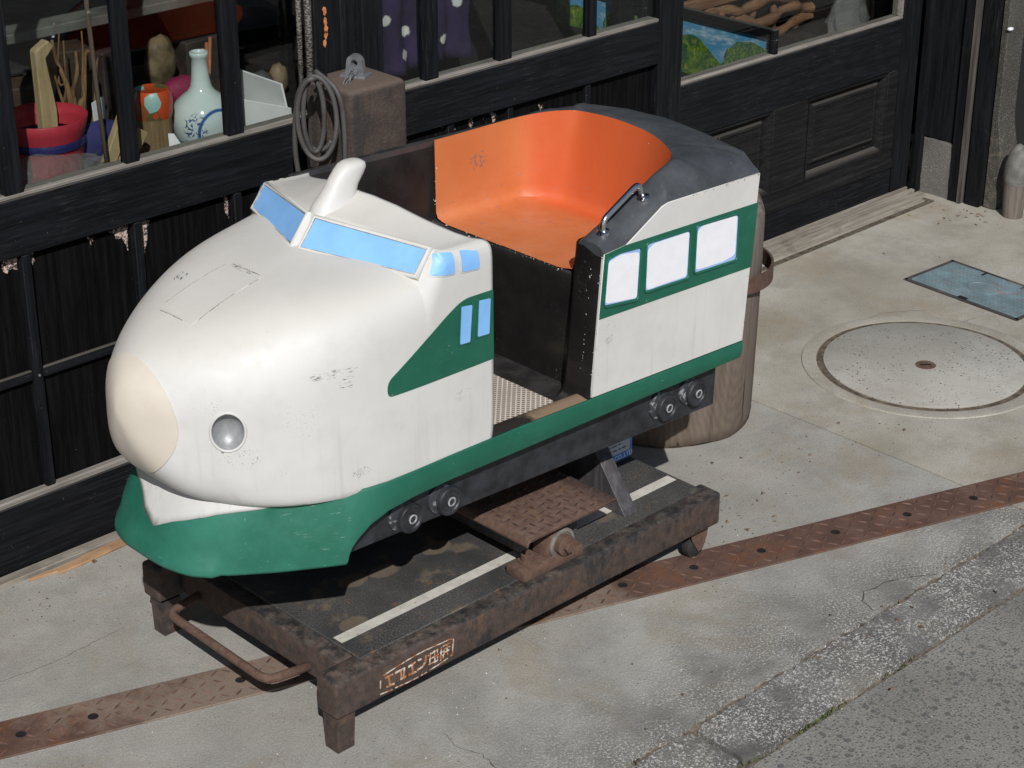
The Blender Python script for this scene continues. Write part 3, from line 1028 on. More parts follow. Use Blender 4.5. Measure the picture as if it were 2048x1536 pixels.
# threshold planks with sliding grooves
th = thing('threshold', 'grey weathered wooden door threshold with two sliding grooves', 'threshold', (1.4, 1.12, 0))
for y0, y1, z in ((1.035, 1.068, .012), (1.0685, 1.1125, .003), (1.113, 1.138, .020), (1.1385, 1.1555, .004), (1.156, 1.174, .022), (1.1745, 1.1865, .005), (1.187, 1.2, .023), (1.2005, 1.24, .0035)):
    x0, x1 = (-.9, 3.56) if y0 < 1.06 else (-.9, 3.56)
    if y0 < 1.06:
        x1 = 2.24
    MB().box(x0, x1, y0, y1, -.002, z, .002, 1).build('plank', m_thresh if z > .006 else m_soil, th)
MB().box(2.25, 3.53, 1.088, 1.111, -.002, .008, .003, 1).build('plank', m_thresh, th)
mb = MB()
mb.prism([(x, y, .006) for x, y in ((-.028, .999), (.03, .9995), (.188, 1.008), (.193, 1.018), (.187, 1.034), (.06, 1.033), (.03, 1.026), (-.02, 1.024), (-.09, 1.028), (-.10, 1.021), (-.03, 1.012))], (0, 0, -.006), .001, 1)
o = mb.build('wood_strip', m_scrap, None, loc=(-.05, 1.02, 0))
tag(o, 'raw orange wooden strip lying along the foot of the left door', 'wood strip')

# return wall and jamb of the next building at the right
jm = thing('side_wall', 'dark boarded side wall standing on rough grey stone footing at right', 'wall', (3.63, 1.1, 0))
m_stone = mat_concrete('rough_grey_footing_stone', (.13, .125, .115), (.20, .19, .175), .2, .25)
mb = MB()
bm = bmesh.new()
bmesh.ops.create_cube(bm, size=1)
bmesh.ops.subdivide_edges(bm, edges=list(bm.edges), cuts=5, use_grid_fill=True)
rs = random.Random(3)
for v in bm.verts:
    v.co = Vector((3.665 + v.co.x * .12, 1.13 + v.co.y * .18, .095 + v.co.z * .21)) + Vector((rs.uniform(-.006, .006), rs.uniform(-.006, .006), rs.uniform(-.004, .004)))
mb.merge(bm)
mb.build('footing_stone', m_stone, jm, True, 60)
MB().box(3.612, 3.70, 1.052, 1.26, .203, 2.9, .003, 1).build('board', m_bwv, jm)
MB().box(3.575, 3.606, 1.165, 1.192, .004, 2.6, .003, 1).build('batten', m_bwv, jm)
MB().box(3.60, 3.66, 1.012, 1.048, .0, 2.9, .003, 1).build('frame_strip', m_bwv, jm)
m_worn = mat_blackwood('worn_grey_edge_wood', (.05, .046, .042), .9, along='z')
MB().box(3.596, 3.66, .992, 1.0095, .0, 2.9, .003, 1).build('frame_strip', m_worn, jm)
nb = thing('neighbour_doorway', 'black doorway of the next building with dark interior at right edge', 'doorway', (4.4, .9, 0))
MB().box(3.61, 3.72, .925, .985, 0, 2.9, .004, 1).build('jamb', m_bwv, nb)
m_greywall = mat_concrete('grey_green_plaster', (.042, .040, .033), (.066, .062, .052), .05, .05)
mb = MB()
mb.prism([(3.63, .921, 0), (3.63, .87, 0), (3.63, .872, .22), (3.63, .89, .30), (3.63, .893, .34), (3.63, .893, 2.9), (3.63, .921, 2.9)], (.1, 0, 0), .004, 1)
mb.build('plaster_edge', m_greywall, nb)
MB().box(3.62, 3.64, .880, .893, .634, .643, .002, 1).build('white_catch', m_pane, nb)
mb = MB()
mb.box(3.9, 8, 1.7, 1.8, 0, 2.9)
mb.box(3.705, 3.75, 1.0, 1.75, 0, 2.9)
mb.box(3.75, 8, 1.0, 1.75, -.004, .002)
mb.build('inner_wall', m_dark, nb, False)
MB().box(3.73, 8, .86, 1.0, 1.6, 2.9).build('lintel', m_bw, nb, False)
MB().box(4.5, 8, .86, 1.0, 0, 1.598).build('front_wall', m_bw, nb, False)
MB().box(3.74, 4.5, .93, .96, .01, 1.598).build('doorway_shade', simple('black_doorway_shade', (.006, .006, .0065), .6), nb, False)  # black sheet put in for the shade inside the open doorway
# bullet headed stake beside it
st = thing('stake', 'grey bullet headed wooden stake standing in front of the black doorway', 'stake', (3.63, .80, 0))
c0 = Vector((3.63, .80, 0))
m_stake = mat_greywood('brownish_stake_wood', (.10, .082, .07), (.20, .172, .152), 'z')
m_stakeh = simple('grey_green_stone', (.13, .128, .115), .85, var=.3, sc=30)
MB().lathe([(.034, -.01), (.037, .05), (.041, .118)], c0, n=20).build('shaft', m_stake, st)
MB().lathe([(.0415, .1185), (.0445, .135), (.045, .16), (.041, .195), (.030, .23), (.014, .253), (.002, .26)], c0, n=24).build('head', m_stakeh, st)
# =================================================================== THE TRAIN RIDE
RIDE = thing('kiddie_train_ride', 'white and green bullet train ride for children on rusty rocking base', 'kiddie ride', (.57, .33, 0))
TH = math.radians(2.2)
PV = Vector((.43, .29, .56))
TM = Matrix.Translation(PV) @ Matrix.Rotation(TH, 4, 'Y') @ Matrix.Translation(-PV)
def tl(p): return TM @ Vector(p)
def tb(mb, name, mat, parent=None, **k):          # train part: built level, then tipped with the rocked car
    return mb.xf(lambda p: TM @ p).build(name, mat, parent or RIDE, **k)

# ---- cab and nose shell
YC, WD = .2875, .288
XT, ZN = -.2755, .7363
def _f(t, p, q):
    t = min(1., max(0., t))
    return max(0., 1 - (1 - t) ** p) ** (1 / q)
def prof(x):
    return (WD * _f((x - XT) / .5664, 2.6858, 1.5),
            ZN + (.99 - ZN) * _f((x - XT) / .7513, 1.6974, 2.3834),
            ZN - (ZN - .540) * _f((x - XT) / .1917, 2.8878, 1.5))
def spw(v, e): return math.copysign(abs(v) ** e, v)
def sst(a, b, x):
    t = min(1., max(0., (x - a) / (b - a)))
    return t * t * (3 - 2 * t)
CABS = [(0, 1, .90), (.15, 1, .94), (.27, .999, .962), (.34, .995, .976), (.40, .984, .987), (.45, .965, .994), (.50, .935, .9985), (.56, .87, 1.02), (.62, .78, 1.14), (.72, .58, 1.43), (.82, .35, 1.76), (.91, .16, 1.94), (1.0, 0, 2.0)]
def body_pt(s, a, k=1.0):
    # s: 0 nose tip .. 1 cab rim;  a: angle round the section;  k: inset factor
    ca, sa = math.cos(a), math.sin(a)
    x0 = XT + (.305 - XT) * s
    g = sst(-.2, .12, x0)
    t0 = min(1., max(0., (x0 - XT) / .6))
    n0 = (2 + 5 * t0 ** 1.585) if sa > 0 else (2 + 5 * t0 ** .3)
    yn = abs(ca) * (abs(ca) ** n0 + abs(sa) ** n0) ** (-1 / n0)
    fl = 1 - sst(.215, .285, x0)
    ye = yn if yn < .80 else lerp(yn, .80 + (yn - .80) * .25, fl * g)
    x = x0 + g * .375 * WD * (math.sqrt(ye * ye + .01) - .1)
    t = min(1., max(0., (x - XT) / .6))
    n = (2 + 5 * t ** 1.585) if sa > 0 else (2 + 5 * t ** .3 + 30 * sst(-.16, .12, x))
    w, zt, zb = prof(x)
    zt = prof(lerp(x, x0, .75 * sst(-.05, .14, x0)))[1]
    rr = (abs(ca) ** n + abs(sa) ** n) ** (-1 / n)
    cy, cz = ca * rr, sa * rr
    y = YC + w * k * cy
    z = ZN + ((zt - ZN) * cz if cz > 0 else (ZN - zb) * cz) * k
    if sa > 0:
        bl = min(1., max(0., (x0 - .1645) / .042))
        if bl > 0:
            zr = lerp(1.022, 1.052, min(1., max(0., (x0 - .20) / .1)))
            u = abs(math.asin(min(1., sa))) / (math.pi / 2)
            for (u0, f0, z0), (u1, f1, z1) in zip(CABS[:-1], CABS[1:]):
                if u0 <= u <= u1:
                    q = (u - u0) / (u1 - u0)
                    fy, fz = lerp(f0, f1, q), lerp(z0, z1, q)
                    break
            yc2 = YC + math.copysign(WD * k * fy, ca)
            zc2 = fz if fz < .9985 else .998 + (zr - .998) * (fz - 1)
            zc2 = ZN + (zc2 - ZN) * k
            y = lerp(y, yc2, bl)
            z = lerp(z, zc2, bl)
    if x0 > .2:
        x += .011 * yn * yn * (x0 - .2) / .105
        x += .018 * min(1., max(0., (.97 - z) / .4)) * (x0 - .2) / .105
    return Vector((x, y, z))
NA, NS = 240, 150
ss = [((i / NS) ** 1.7) for i in range(NS + 1)]
ss = sorted(set(ss + [(.163 - XT) / (.305 - XT), (.205 - XT) / (.305 - XT)]))
angs = [2 * math.pi * k / NA for k in range(NA)]
mb = MB()
mb.quadgrid([[body_pt(max(s, 1e-5), a) for a in angs] for s in ss], True)
# headlight openings
bodyv = [Vector(v) for v in mb.v]
bvh = BVHTree.FromPolygons(bodyv, mb.f)
HL = []
for sgn in (1, -1):
    org = Vector((-.60, YC - sgn * (YC + .50), .727))
    tgt = Vector((-.146, YC - sgn * (YC - .114), .717))
    hit, nrm, _, _ = bvh.ray_cast(org, (tgt - org).normalized())
    ax = nrm if nrm.dot(tgt - org) < 0 else -nrm
    HL.append((hit, ax.normalized()))
HR = .0325
HV = 1.2
def hl_uv(p, h, ax):
    v = (Vector((0, 0, 1)) - ax * ax.z).normalized()
    u = ax.cross(v)
    d = p - h
    return math.hypot(d.dot(u), d.dot(v) / HV), u, v
keep = []
for f in mb.f:
    c = sum((bodyv[i] for i in f), Vector()) / len(f)
    if any((c - h).length < HR * 1.9 and all(hl_uv(bodyv[i], h, ax)[0] < HR for i in f) for h, ax in HL):
        continue
    keep.append(f)
cnt = {}
for f in keep:
    for i in range(len(f)):
        e = tuple(sorted((f[i], f[(i + 1) % len(f)])))
        cnt[e] = cnt.get(e, 0) + 1
used = set(i for f in keep for i in f)
newv = {}
for i in used:
    for h, ax in HL:
        d = bodyv[i] - h
        if d.length < HR * 1.9:
            rr_, u_, v_ = hl_uv(bodyv[i], h, ax)
            if rr_ >= HR:
                continue
            pt_ = h + (d - ax * d.dot(ax)) * ((HR + .0005) / max(rr_, 1e-4))
            ht_ = bvh.ray_cast(pt_ + ax * .04, -ax)[0]
            newv[i] = ht_ if ht_ is not None else pt_
for i, v in newv.items():
    bodyv[i] = v
mb.v = [tuple(v) for v in bodyv]
mb.f = keep
body = tb(mb, 'cab_shell', m_white, angle=28, solid=.006)
for h, ax in HL:
    _, u_, v_ = hl_uv(h, h, ax)
    mb = MB()
    mb.quadgrid([[h + ax * e + u_ * math.cos(k * math.pi / 24) * r + v_ * math.sin(k * math.pi / 24) * r * HV for k in range(48)] for r, e in ((HR + .002, -.003), (HR + .001, -.0015), (HR * .97, -.004), (HR * .88, -.0105), (HR * .7, -.0175), (HR * .48, -.0225), (HR * .2, -.0255), (.0005, -.026))], True)
    tb(mb, 'headlight', m_silver, angle=180)
    mb = MB().tube([h + ax * -.0010 + u_ * math.cos(k * math.pi / 32) * (HR + .0002) + v_ * math.sin(k * math.pi / 32) * (HR + .0002) * HV for k in range(64)], .0028, 8, True)
    tb(mb, 'headlight_rim', m_white, angle=180)

def hit_side(x, z, sgn=1):
    y0 = -1 if sgn > 0 else 2
    h, nn, _, _ = bvh.ray_cast(Vector((x, y0, z)), Vector((0, sgn, 0)))
    if h is None:
        h, nn, _, _ = bvh.find_nearest(Vector((x, YC - sgn * WD, z)))
    return h, (nn if nn.y * sgn < 0 else -nn)
def hit_top(x, y):
    h, nn, _, _ = bvh.ray_cast(Vector((x, y, 2)), Vector((0, 0, -1)))
    if h is None:
        h, nn, _, _ = bvh.find_nearest(Vector((x, y, 1.)))
    return h, (nn if nn.z > 0 else -nn)
def hit_front(y, z):
    h, nn, _, _ = bvh.ray_cast(Vector((-2, y, z)), Vector((1, 0, 0)))
    if h is None:
        h, nn, _, _ = bvh.find_nearest(Vector((-.25, y, z)))
    return h, (nn if nn.x < 0 else -nn)
def patch(outline, fn, off, rings=6, sink=.003, ctr=None):
    # thin shell laid on a surface: outline in the surface's own two coordinates
    c = ctr or (sum(p[0] for p in outline) / len(outline), sum(p[1] for p in outline) / len(outline))
    mb = MB()
    rows = []
    for k in range(rings + 1):
        t = 1 - k / rings
        if k == rings:
            t = .02
        r = []
        for p in outline:
            h, nn = fn(c[0] + (p[0] - c[0]) * t, c[1] + (p[1] - c[1]) * t)
            r.append(h + nn * off)
        rows.append(r)
    h0 = [fn(p[0], p[1]) for p in outline]
    rows = [[h + nn * -sink for h, nn in h0]] + rows
    mb.quadgrid(rows, True)
    mb.poly(rows[-1])
    return mb
def dense(pts, d=.01):
    out = []
    for i in range(len(pts)):
        a, b = Vector(pts[i - 1]), Vector(pts[i])
        k = max(1, int((b - a).length / d))
        out += [a + (b - a) * j / k for j in range(k)]
    return [(p[0], p[1]) for p in out]
# nose cap
capo = [(NCY + NCA * math.cos(k * .0654498), NCZ + NCB * math.sin(k * .0654498)) for NCY, NCZ, NCA, NCB in [(.2895, .719, .118, .116)] for k in range(96)]
tb(patch(capo, hit_front, .0022, 14, .002), 'nose_cap', m_cream, angle=60)
# inspection hatch outline moulded in the hood
hat = roundpoly([(-.132, .346), (.034, .348), (.038, .243), (-.132, .238)], .006)
tb(patch(dense(hat, .012), hit_top, .0010, 8, .002), 'hood_hatch', m_white, angle=25)
# grime caught in the hatch seam
def seam(pts, k=14):
    mb = MB()
    for a, b in pts:
        path = []
        for i in range(k + 1):
            hh, nn = hit_top(lerp(a[0], b[0], i / k), lerp(a[1], b[1], i / k))
            path.append(hh + nn * .0006)
        mb.tube(path, [.0002] + [.0008] * (k - 1) + [.0002], 5)
    return mb
tb(seam([((-.125, .347), (.030, .349)), ((-.134, .338), (-.134, .262)), ((-.120, .236), (-.03, .240)), ((.004, .241), (.028, .242)), ((.037, .335), (.040, .25))]), 'hatch_seam', simple('grey_seam_grime', (.30, .28, .26), .8, var=.5, sc=90), angle=180)
# windscreen: two panes in raised frames
m_grime = simple('brown_corner_grime', (.34, .30, .24), .85, var=.5, sc=60)
def pane_quad(s):
    # corners: inner bottom, outer bottom, outer top, inner top
    return [Vector((.152 + .375 * .014, YC - s * .014, .964)), Vector((.152 + .362 * .254, YC - s * .254, .956)), Vector((.187 + .355 * .252, YC - s * .252, .999)), Vector((.190 + .375 * .014, YC - s * .014, 1.016))]
for s in (1, -1):
    q = pane_quad(s)
    nn = (q[1] - q[0]).cross(q[3] - q[0]).normalized()
    if nn.x > 0:
        nn = -nn
    cen = sum(q, Vector()) / 4
    q = [p + nn * .003 for p in q]
    mb = MB().prism([p - nn * .012 for p in q], nn * .0125)
    tb(mb, 'windscreen_pane', m_blue, smooth=False)
    mb = MB()
    rows = []
    for e, h in ((.010, -.012), (.009, -.003), (.0065, .0022), (.003, .0032), (.0002, .0024), (-.0008, -.003)):
        r = []
        for i in range(4):
            u = (q[(i + 1) % 4] - q[i]).normalized()
            v = (q[(i - 1) % 4] - q[i]).normalized()
            r.append(q[i] - (u + v) * e * .85 + nn * h)
        rows.append(r)
    mb.quadgrid(rows, True)
    tb(mb, 'windscreen_frame', m_white, angle=70)
    gl_ = [q[i].lerp(q[(i + 1) % 4], t / 8) + nn * .0012 for i in range(4) for t in range(8)]
    tb(MB().tube(gl_, .0013, 5, True), 'pane_grime', m_grime, angle=180)
# small cab side windows, green side band with slot windows, on both sides
for s in (1, -1):
    fs = lambda x, z, s=s: hit_side(x, z, s)
    fr = dense(roundpoly([(.237, .951), (.318, .947), (.318, 1.0), (.268, 1.004)], .008), .008)
    for pts, rr in (([(.262, .957), (.314, .953), (.313, .993), (.281, .996)], .006), ([(.332, .951), (.379, .948), (.376, .984), (.331, .993)], .006)):
        base = roundpoly([(lerp(p[0], sum(k[0] for k in pts) / 4, -.12), lerp(p[1], sum(k[1] for k in pts) / 4, -.14)) for p in pts], rr * 1.2)
        tb(patch(dense(base, .008), fs, .0015, 4), 'side_window_frame', m_white, angle=30)
        tb(patch(dense(roundpoly(pts, rr), .008), fs, .0027, 3), 'side_window', m_blue, angle=40)
    band = roundpoly([(.150, .7365), (.149, .768), (.30, .872), (.338, .893), (.420, .894), (.427, .745)], [.012, .02, .06, .05, 0, 0], 6)
    tb(patch(dense(band, .008), fs, .0016, 12, .003, (.33, .80)), 'green_band', m_band, angle=40)
    for pts in ([(.329, .801), (.355, .800), (.359, .877), (.331, .880)], [(.376, .805), (.407, .804), (.408, .879), (.378, .881)]):
        rim = [(p[0] + (.0035 if i in (1, 2) else -.0035), p[1] + (.0035 if i > 1 else -.0035)) for i, p in enumerate(pts)]
        tb(patch(dense(roundpoly(rim, .004), .006), fs, .0034, 3), 'slot_window_rim', m_band, angle=30)
        tb(patch(dense(roundpoly(pts, .003), .006), fs, .0046, 3), 'slot_window', m_blue, angle=30)
# roof fin
mb = MB()
rows = []
for z, a, b, hw in ((1.005, .192, .325, .040), (1.024, .199, .314, .034), (1.036, .205, .308, .029), (1.050, .219, .302, .0245), (1.068, .234, .309, .0225), (1.085, .2455, .3225, .0215), (1.098, .2565, .3285, .0215), (1.107, .267, .325, .021), (1.112, .277, .316, .014), (1.1135, .287, .304, .006)):
    cx, rx = (a + b) / 2, (b - a) / 2
    rows.append([Vector((cx + rx * spw(math.cos(k * math.pi / 12), .8), YC + hw * spw(math.sin(k * math.pi / 12), .8), z)) for k in range(24)])
mb.quadgrid(rows, True)
mb.poly(rows[-1])
tb(mb, 'roof_fin', m_white, angle=180)
# black lining of the cab
mb = MB()
sl = [.62 + .38 * i / 14 for i in range(15)]
mb.quadgrid([[body_pt(s, a, .955) for a in angs[::3]] for s in sl], True)
mb.quadgrid([[body_pt(1., a, k) + Vector((.0015, 0, 0)) for a in angs[::3]] for k in (.955, .982)], True)
tb(mb, 'cab_lining', m_black, angle=50)
MB_ = MB().box(.17, .19, .06, .515, .56, .90)
tb(MB_, 'dashboard', m_black, smooth=False)

# ---- open car body behind the cab
Y0, Y1 = -.0005, .5755
mb = MB().box(.18, 1.205, Y0 + .02, Y1 - .02, .528, .553, .004, 1)
tb(mb, 'floor', m_black)
mb = MB().prism([Vector((x, y, .5545)) for x, y in roundpoly([(.25, .052), (.664, .052), (.664, .50), (.25, .50)], .012)], (0, 0, .006), .002, 1)
tb(mb, 'floor_mat', m_mat)
# sill of the doorway
mb = MB()
prof_s = [(.052, .553), (.046, .566), (.034, .572), (.02, .571), (.004, .5685), (.0, .556), (.0, .535)]
mb.quadgrid([[Vector((x, y, z)) for x in (.426, .50, .58, .66, .722)] for y, z in prof_s])
def mat_sillw():
    n = N('worn_through_door_sill')
    c = n.mix(n.rng(n.add(n.noise(6, 6, .7), n.mul(n.rng(n.xyz()[0], -.08, .12), .3)), .50, .68), (.022, .018, .016), (.24, .17, .11))
    return n.fin(c, .6)
tb(mb, 'door_sill', mat_sillw(), angle=60)
# far wall, tall, no door
mb = MB().prism([(.33, .557, .54), (1.205, .557, .54), (1.218, .557, .985), (1.13, .557, 1.005), (.36, .557, 1.0), (.33, .557, .97)], (0, Y1 - .559, 0), .004, 2)
tb(mb, 'far_wall', m_black)
mb = MB().prism([(.36, Y1 - .001, .56), (1.207, Y1 - .001, .56), (1.224, Y1 - .001, .965), (.36, Y1 - .001, .965)], (0, .003, 0), .001, 1)
tb(mb, 'side_panel', m_white)
mb = MB().prism([(.43, Y1 + .0025, .75), (1.216, Y1 + .0025, .75), (1.223, Y1 + .0025, .90), (.43, Y1 + .0025, .90)], (0, .0012, 0))
tb(mb, 'green_band', m_band, smooth=False)
# near wall behind the doorway: thick black wall with a white outer skin
nw = [(.712, .556), (.731, .896), (.798, .900), (.90, .956), (.94, .967), (1.19, .969), (1.19, .556)]
mb = MB()
jx = lambda z: .713 + (.733 - .713) * (z - .56) / .34
rows = []
for z in [.548, .552, .558, .568, .59, .63, .70, .78, .85, .89, .897]:
    fil = .034 * max(0., 1 - (z - .548) / .035) ** 2
    x = jx(z) - fil
    rows.append([Vector((jx(z) + .045, .0005, z)), Vector((x + .008, .0005, z)), Vector((x + .002, .002, z)), Vector((x, .008, z)), Vector((x, .04, z)), Vector((x, .072, z)), Vector((x + .003, .082, z)), Vector((x + .02, .092, z)), Vector((.80, .10, z))])
mb.quadgrid(rows)
tb(mb, 'door_jamb', m_black, angle=50)
mb = MB().prism([(.722, .012, .556), (.742, .012, .885), (.80, .012, .89), (.90, .012, .945), (1.19, .012, .955), (1.19, .012, .556)], (0, .052, 0))
tb(mb, 'near_wall', m_black, smooth=False)
mb = MB().prism([(.7155, -.0025, .5715), (.7335, -.0025, .892), (.799, -.0025, .8985), (.905, -.0025, .9605), (.925, -.0025, .966), (1.2285, -.0025, .970), (1.2125, -.0025, .5715)], (0, .014, 0), .0015, 1)
tb(mb, 'side_panel', m_white)
def plate_xz(pts, y, d=.0012):
    return MB().prism([(p[0], y, p[1]) for p in pts], (0, d, 0))
tb(plate_xz([(.7265, .750), (.7345, .8925), (.799, .8993), (1.227, .9015), (1.2205, .7505)], -.0041, .0018), 'green_band', m_band, smooth=False)
for pts in ([(.7375, .778), (.8405, .769), (.8425, .884), (.776, .8865), (.7425, .880)], [(.864, .779), (1.001, .778), (.999, .887), (.862, .8875)], [(1.023, .783), (1.163, .782), (1.160, .8885), (1.021, .891)]):
    c = (sum(p[0] for p in pts) / len(pts), sum(p[1] for p in pts) / len(pts))
    g = [(lerp(c[0], p[0], 1.05), lerp(c[1], p[1], 1.07)) for p in pts]
    g = [(lerp(c[0], p[0], 1.07), lerp(c[1], p[1], 1.09)) for p in pts]
    ro, ri = roundpoly(g, .012), roundpoly(pts, .008)
    mb = MB().quadgrid([[Vector((p[0], yy, p[1])) for p in [a.lerp(b, t) for a, b in zip(ro, ri)]] for t, yy in ((0, -.003), (.06, -.0068), (.2, -.0078), (.75, -.0078), (1., -.0062), (1., -.003))], True)
    w_ = tb(mb, 'window_rim', m_band, angle=30)
    pts = [(lerp(c[0], p[0], .985), lerp(c[1], p[1], .985)) for p in pts]
    w1_ = tb(plate_xz(roundpoly(pts, .008), -.0047, .0012), 'window_edge', m_wblue, w_, smooth=False)
for pts in ([(.7415, .7835), (.8375, .7735), (.838, .874), (.783, .8815), (.7455, .873)], [(.868, .7835), (.9955, .784), (.9955, .884), (.885, .882), (.866, .872)], [(1.0275, .790), (1.12, .789), (1.157, .796), (1.155, .886), (1.04, .887), (1.025, .877)]):
    tb(plate_xz(roundpoly([(p[0] * 1.012 - .012 * sum(k[0] for k in pts) / len(pts), p[1] * 1.03 - .03 * sum(k[1] for k in pts) / len(pts)) for p in pts], .009), -.0053, .0012), 'window', m_pane, smooth=False)
# rear end
mb = MB()
crown = [(0, .966), (.003, .972), (.02, .984), (.05, .994), (.12, 1.006), (.20, 1.014), (.2875, 1.018)]
crown = crown + [(.575 - y, z) for y, z in crown[-2::-1]]
mb.quadgrid([[Vector((1.2285 - .0385 * (.97 - z) / .44 if z < .97 else 1.2285, y, z)) for y, z in [(c[0], lerp(.535, c[1], t)) for c in crown]] for t in (0, .25, .5, .75, 1.)])
tb(mb, 'rear_panel', m_white, solid=.004)
# black roof with the sloping cap beside the doorway
PR = [((.733, .072, .900), (.731, .0, .8965)), ((.80, .072, .930), (.798, .0, .8995)), ((.90, .072, .976), (.90, .0, .9575)), ((.945, .072, .998), (.925, .0, .9665)),
      ((.985, .073, 1.014), (.99, .0, .9675)), ((1.015, .080, 1.022), (1.10, .0, .969)), ((1.042, .100, 1.025), (1.2265, .0, .971)), ((1.073, .150, 1.029), (1.229, .05, 1.006)),
      ((1.098, .215, 1.033), (1.229, .165, 1.021)), ((1.108, .29, 1.036), (1.229, .28, 1.029)), ((1.110, .36, 1.036), (1.229, .40, 1.023)), ((1.108, .435, 1.0315), (1.229, .53, 1.005)),
      ((1.092, .468, 1.0295), (1.227, .5745, .972)), ((1.055, .513, 1.021), (1.05, .5765, .99)), ((.985, .549, 1.009), (.97, .5765, .996)), ((.755, .552, 1.002), (.755, .5765, .993)), ((.36, .553, 1.001), (.36, .5765, .992))]
inn = spline([p[0] for p in PR], 5)
outp = []
for i in range(len(PR) - 1):
    for k in range(5):
        outp.append(Vector(PR[i][1]).lerp(Vector(PR[i + 1][1]), k / 5))
outp.append(Vector(PR[-1][1]))
rows = []
for t in [-.04, 0, .03, .08, .16, .28, .42, .58, .72, .84, .93, .98, 1.0, 1.0]:
    r = []
    for a, b in zip(inn, outp):
        wd = (a - b).length
        bul = min(.020, wd * .16) * (.25 if a.y > .46 else 1.)
        tt = min(1., max(0., t))
        p = a.lerp(b, tt)
        rise = abs(a.z - b.z) > .03
        e = tt if not rise else tt
        z = lerp(a.z, b.z, e ** (1.9 if rise else 1.)) + bul * (1 - (2 * tt - 1) ** 4) * (1 if wd < .11 else .35)
        p.z = z
        if t < 0:
            p = a.lerp(b, min(.3, .006 / max(wd, .006)))
            p.z -= .014
        r.append(p)
    rows.append(r)
rows[-1] = [p - Vector((0, 0, .012)) for p in rows[-2]]
mb = MB().quadgrid(rows)
mb.quadgrid([[r[0] for r in rows[1:-1]], [Vector((r[0].x + .0005, r[0].y, .885)) for r in rows[1:-1]]])
tb(mb, 'roof', m_roof, angle=60)
# seat block and orange tub
mb = MB()
fpz = [(.553, .757), (.60, .756), (.74, .753), (.79, .751), (.806, .753), (.8135, .760), (.815, .78)]
mb.quadgrid([[Vector((x, y, z)) for y in (.06, .2, .35, .56)] for z, x in fpz])
tb(mb, 'seat_base', m_black, angle=70)
BT = [(.757, .112), (.80, .112), (.88, .112), (.925, .114), (.965, .120), (.995, .130), (1.02, .155), (1.047, .20), (1.064, .25), (1.073, .31), (1.075, .37), (1.074, .43), (1.062, .468), (1.03, .522), (.975, .541), (.755, .542)]
bt = spline([(p[0], p[1], .8155) for p in BT], 5)
rim = inn[:len(bt)]
def roll(a, b, t):
    return a.lerp(b, t)
rows = []
ctr = [Vector((min(p.x, .96), .33, .8155)) for p in bt]
for t in (.0, .05, .15, .3, .5, .7, .82, .9):
    r = []
    for a, b in zip(rim, bt):
        p = a.lerp(b, t)
        if t == 0:
            p = p + Vector((0, 0, .0012))
        r.append(p)
    rows.append(r)
for t in (.06, .12, .2, .4, .7, 1.):
    r = []
    for a, b, c in zip(rim, bt, ctr):
        p = b.lerp(c, t)
        if t == .06:
            p = a.lerp(b, .965).lerp(b.lerp(c, .06), .45)
            p.z = .822
        if t == .12:
            p.z = .8172
        r.append(p)
    rows.append(r)
mb = MB().quadgrid(rows)
tb(mb, 'orange_seat', m_orange, angle=50)
# chrome grab rail on the sloping cap
gp = rounded_path([(.768, .037, .918), (.766, .037, .950), (.870, .037, 1.010), (.889, .037, .972)], .016, 6)
tb(MB().tube(gp, .0068, 12), 'grab_rail', m_chrome, angle=180)
for p in ((.768, .037, .9235), (.888, .037, .9745)):
    tb(MB().lathe([(.014, -.006), (.014, .0015), (.010, .004), (.007, .0045)], p, (-.42, 0, .9), 18), 'rail_flange', m_chrome)

# ---- green skirt: plough at the front, sill strip along the sides
SK = [((-.210, .29, .400), (-.160, .29, .572)), ((-.2075, .24, .400), (-.158, .235, .572)), ((-.192, .187, .400), (-.147, .18, .572)), ((-.172, .158, .401), (-.13, .152, .572)), ((-.145, .130, .402), (-.105, .122, .572)),
      ((-.110, .104, .403), (-.07, .09, .571)), ((-.070, .076, .404), (-.04, .085, .571)), ((-.03, .052, .405), (-.005, .064, .571)), ((.015, .026, .406), (.03, .045, .571)), ((.040, .012, .407), (.050, .034, .5705)), ((.050, .007, .409), (.056, .031, .5705)), ((.054, .006, .424), (.058, .028, .562)),
      ((.060, .004, .440), (.063, .026, .560)), ((.072, .002, .455), (.075, .019, .558)), ((.102, -.001, .479), (.104, .007, .5575)), ((.147, -.003, .496), (.148, -.002, .559)), ((.215, -.0045, .506), (.216, -.004, .562)),
      ((.312, -.005, .512), (.312, -.0045, .566)), ((.5, -.005, .516), (.5, -.0045, .571)), ((.71, -.005, .521), (.71, -.0045, .571)), ((.95, -.005, .527), (.95, -.0045, .571)), ((1.205, -.005, .533), (1.2105, -.0045, .571)), ((1.2155, .004, .533), (1.2165, .004, .571)), ((1.2155, .06, .533), (1.2165, .06, .571))]
def skirt_row(half):
    out = []
    for b, t in half:
        b, t = Vector(b), Vector(t)
        col = []
        ex = lerp(2.2, 1., sst(-.06, .14, b.x))
        for q in (0, .03, .10, .2, .32, .42, .52, .65, .8, .92, 1.):
            p = b.lerp(t, q)
            e = q ** ex
            p.x, p.y = lerp(b.x, t.x, e), lerp(b.y, t.y, e)
            p.y -= .003 * math.sin(q * math.pi) * sst(-.06, .14, b.x)
            col.append(p)
        out.append(col)
    return out
half = []
hb = spline([s[0] for s in SK[:12]], 3)[:-1] + [Vector(s[0]) for s in SK[11:]]
ht = spline([s[1] for s in SK[:12]], 3)[:-1] + [Vector(s[1]) for s in SK[11:]]
cols = skirt_row(list(zip(hb, ht)))
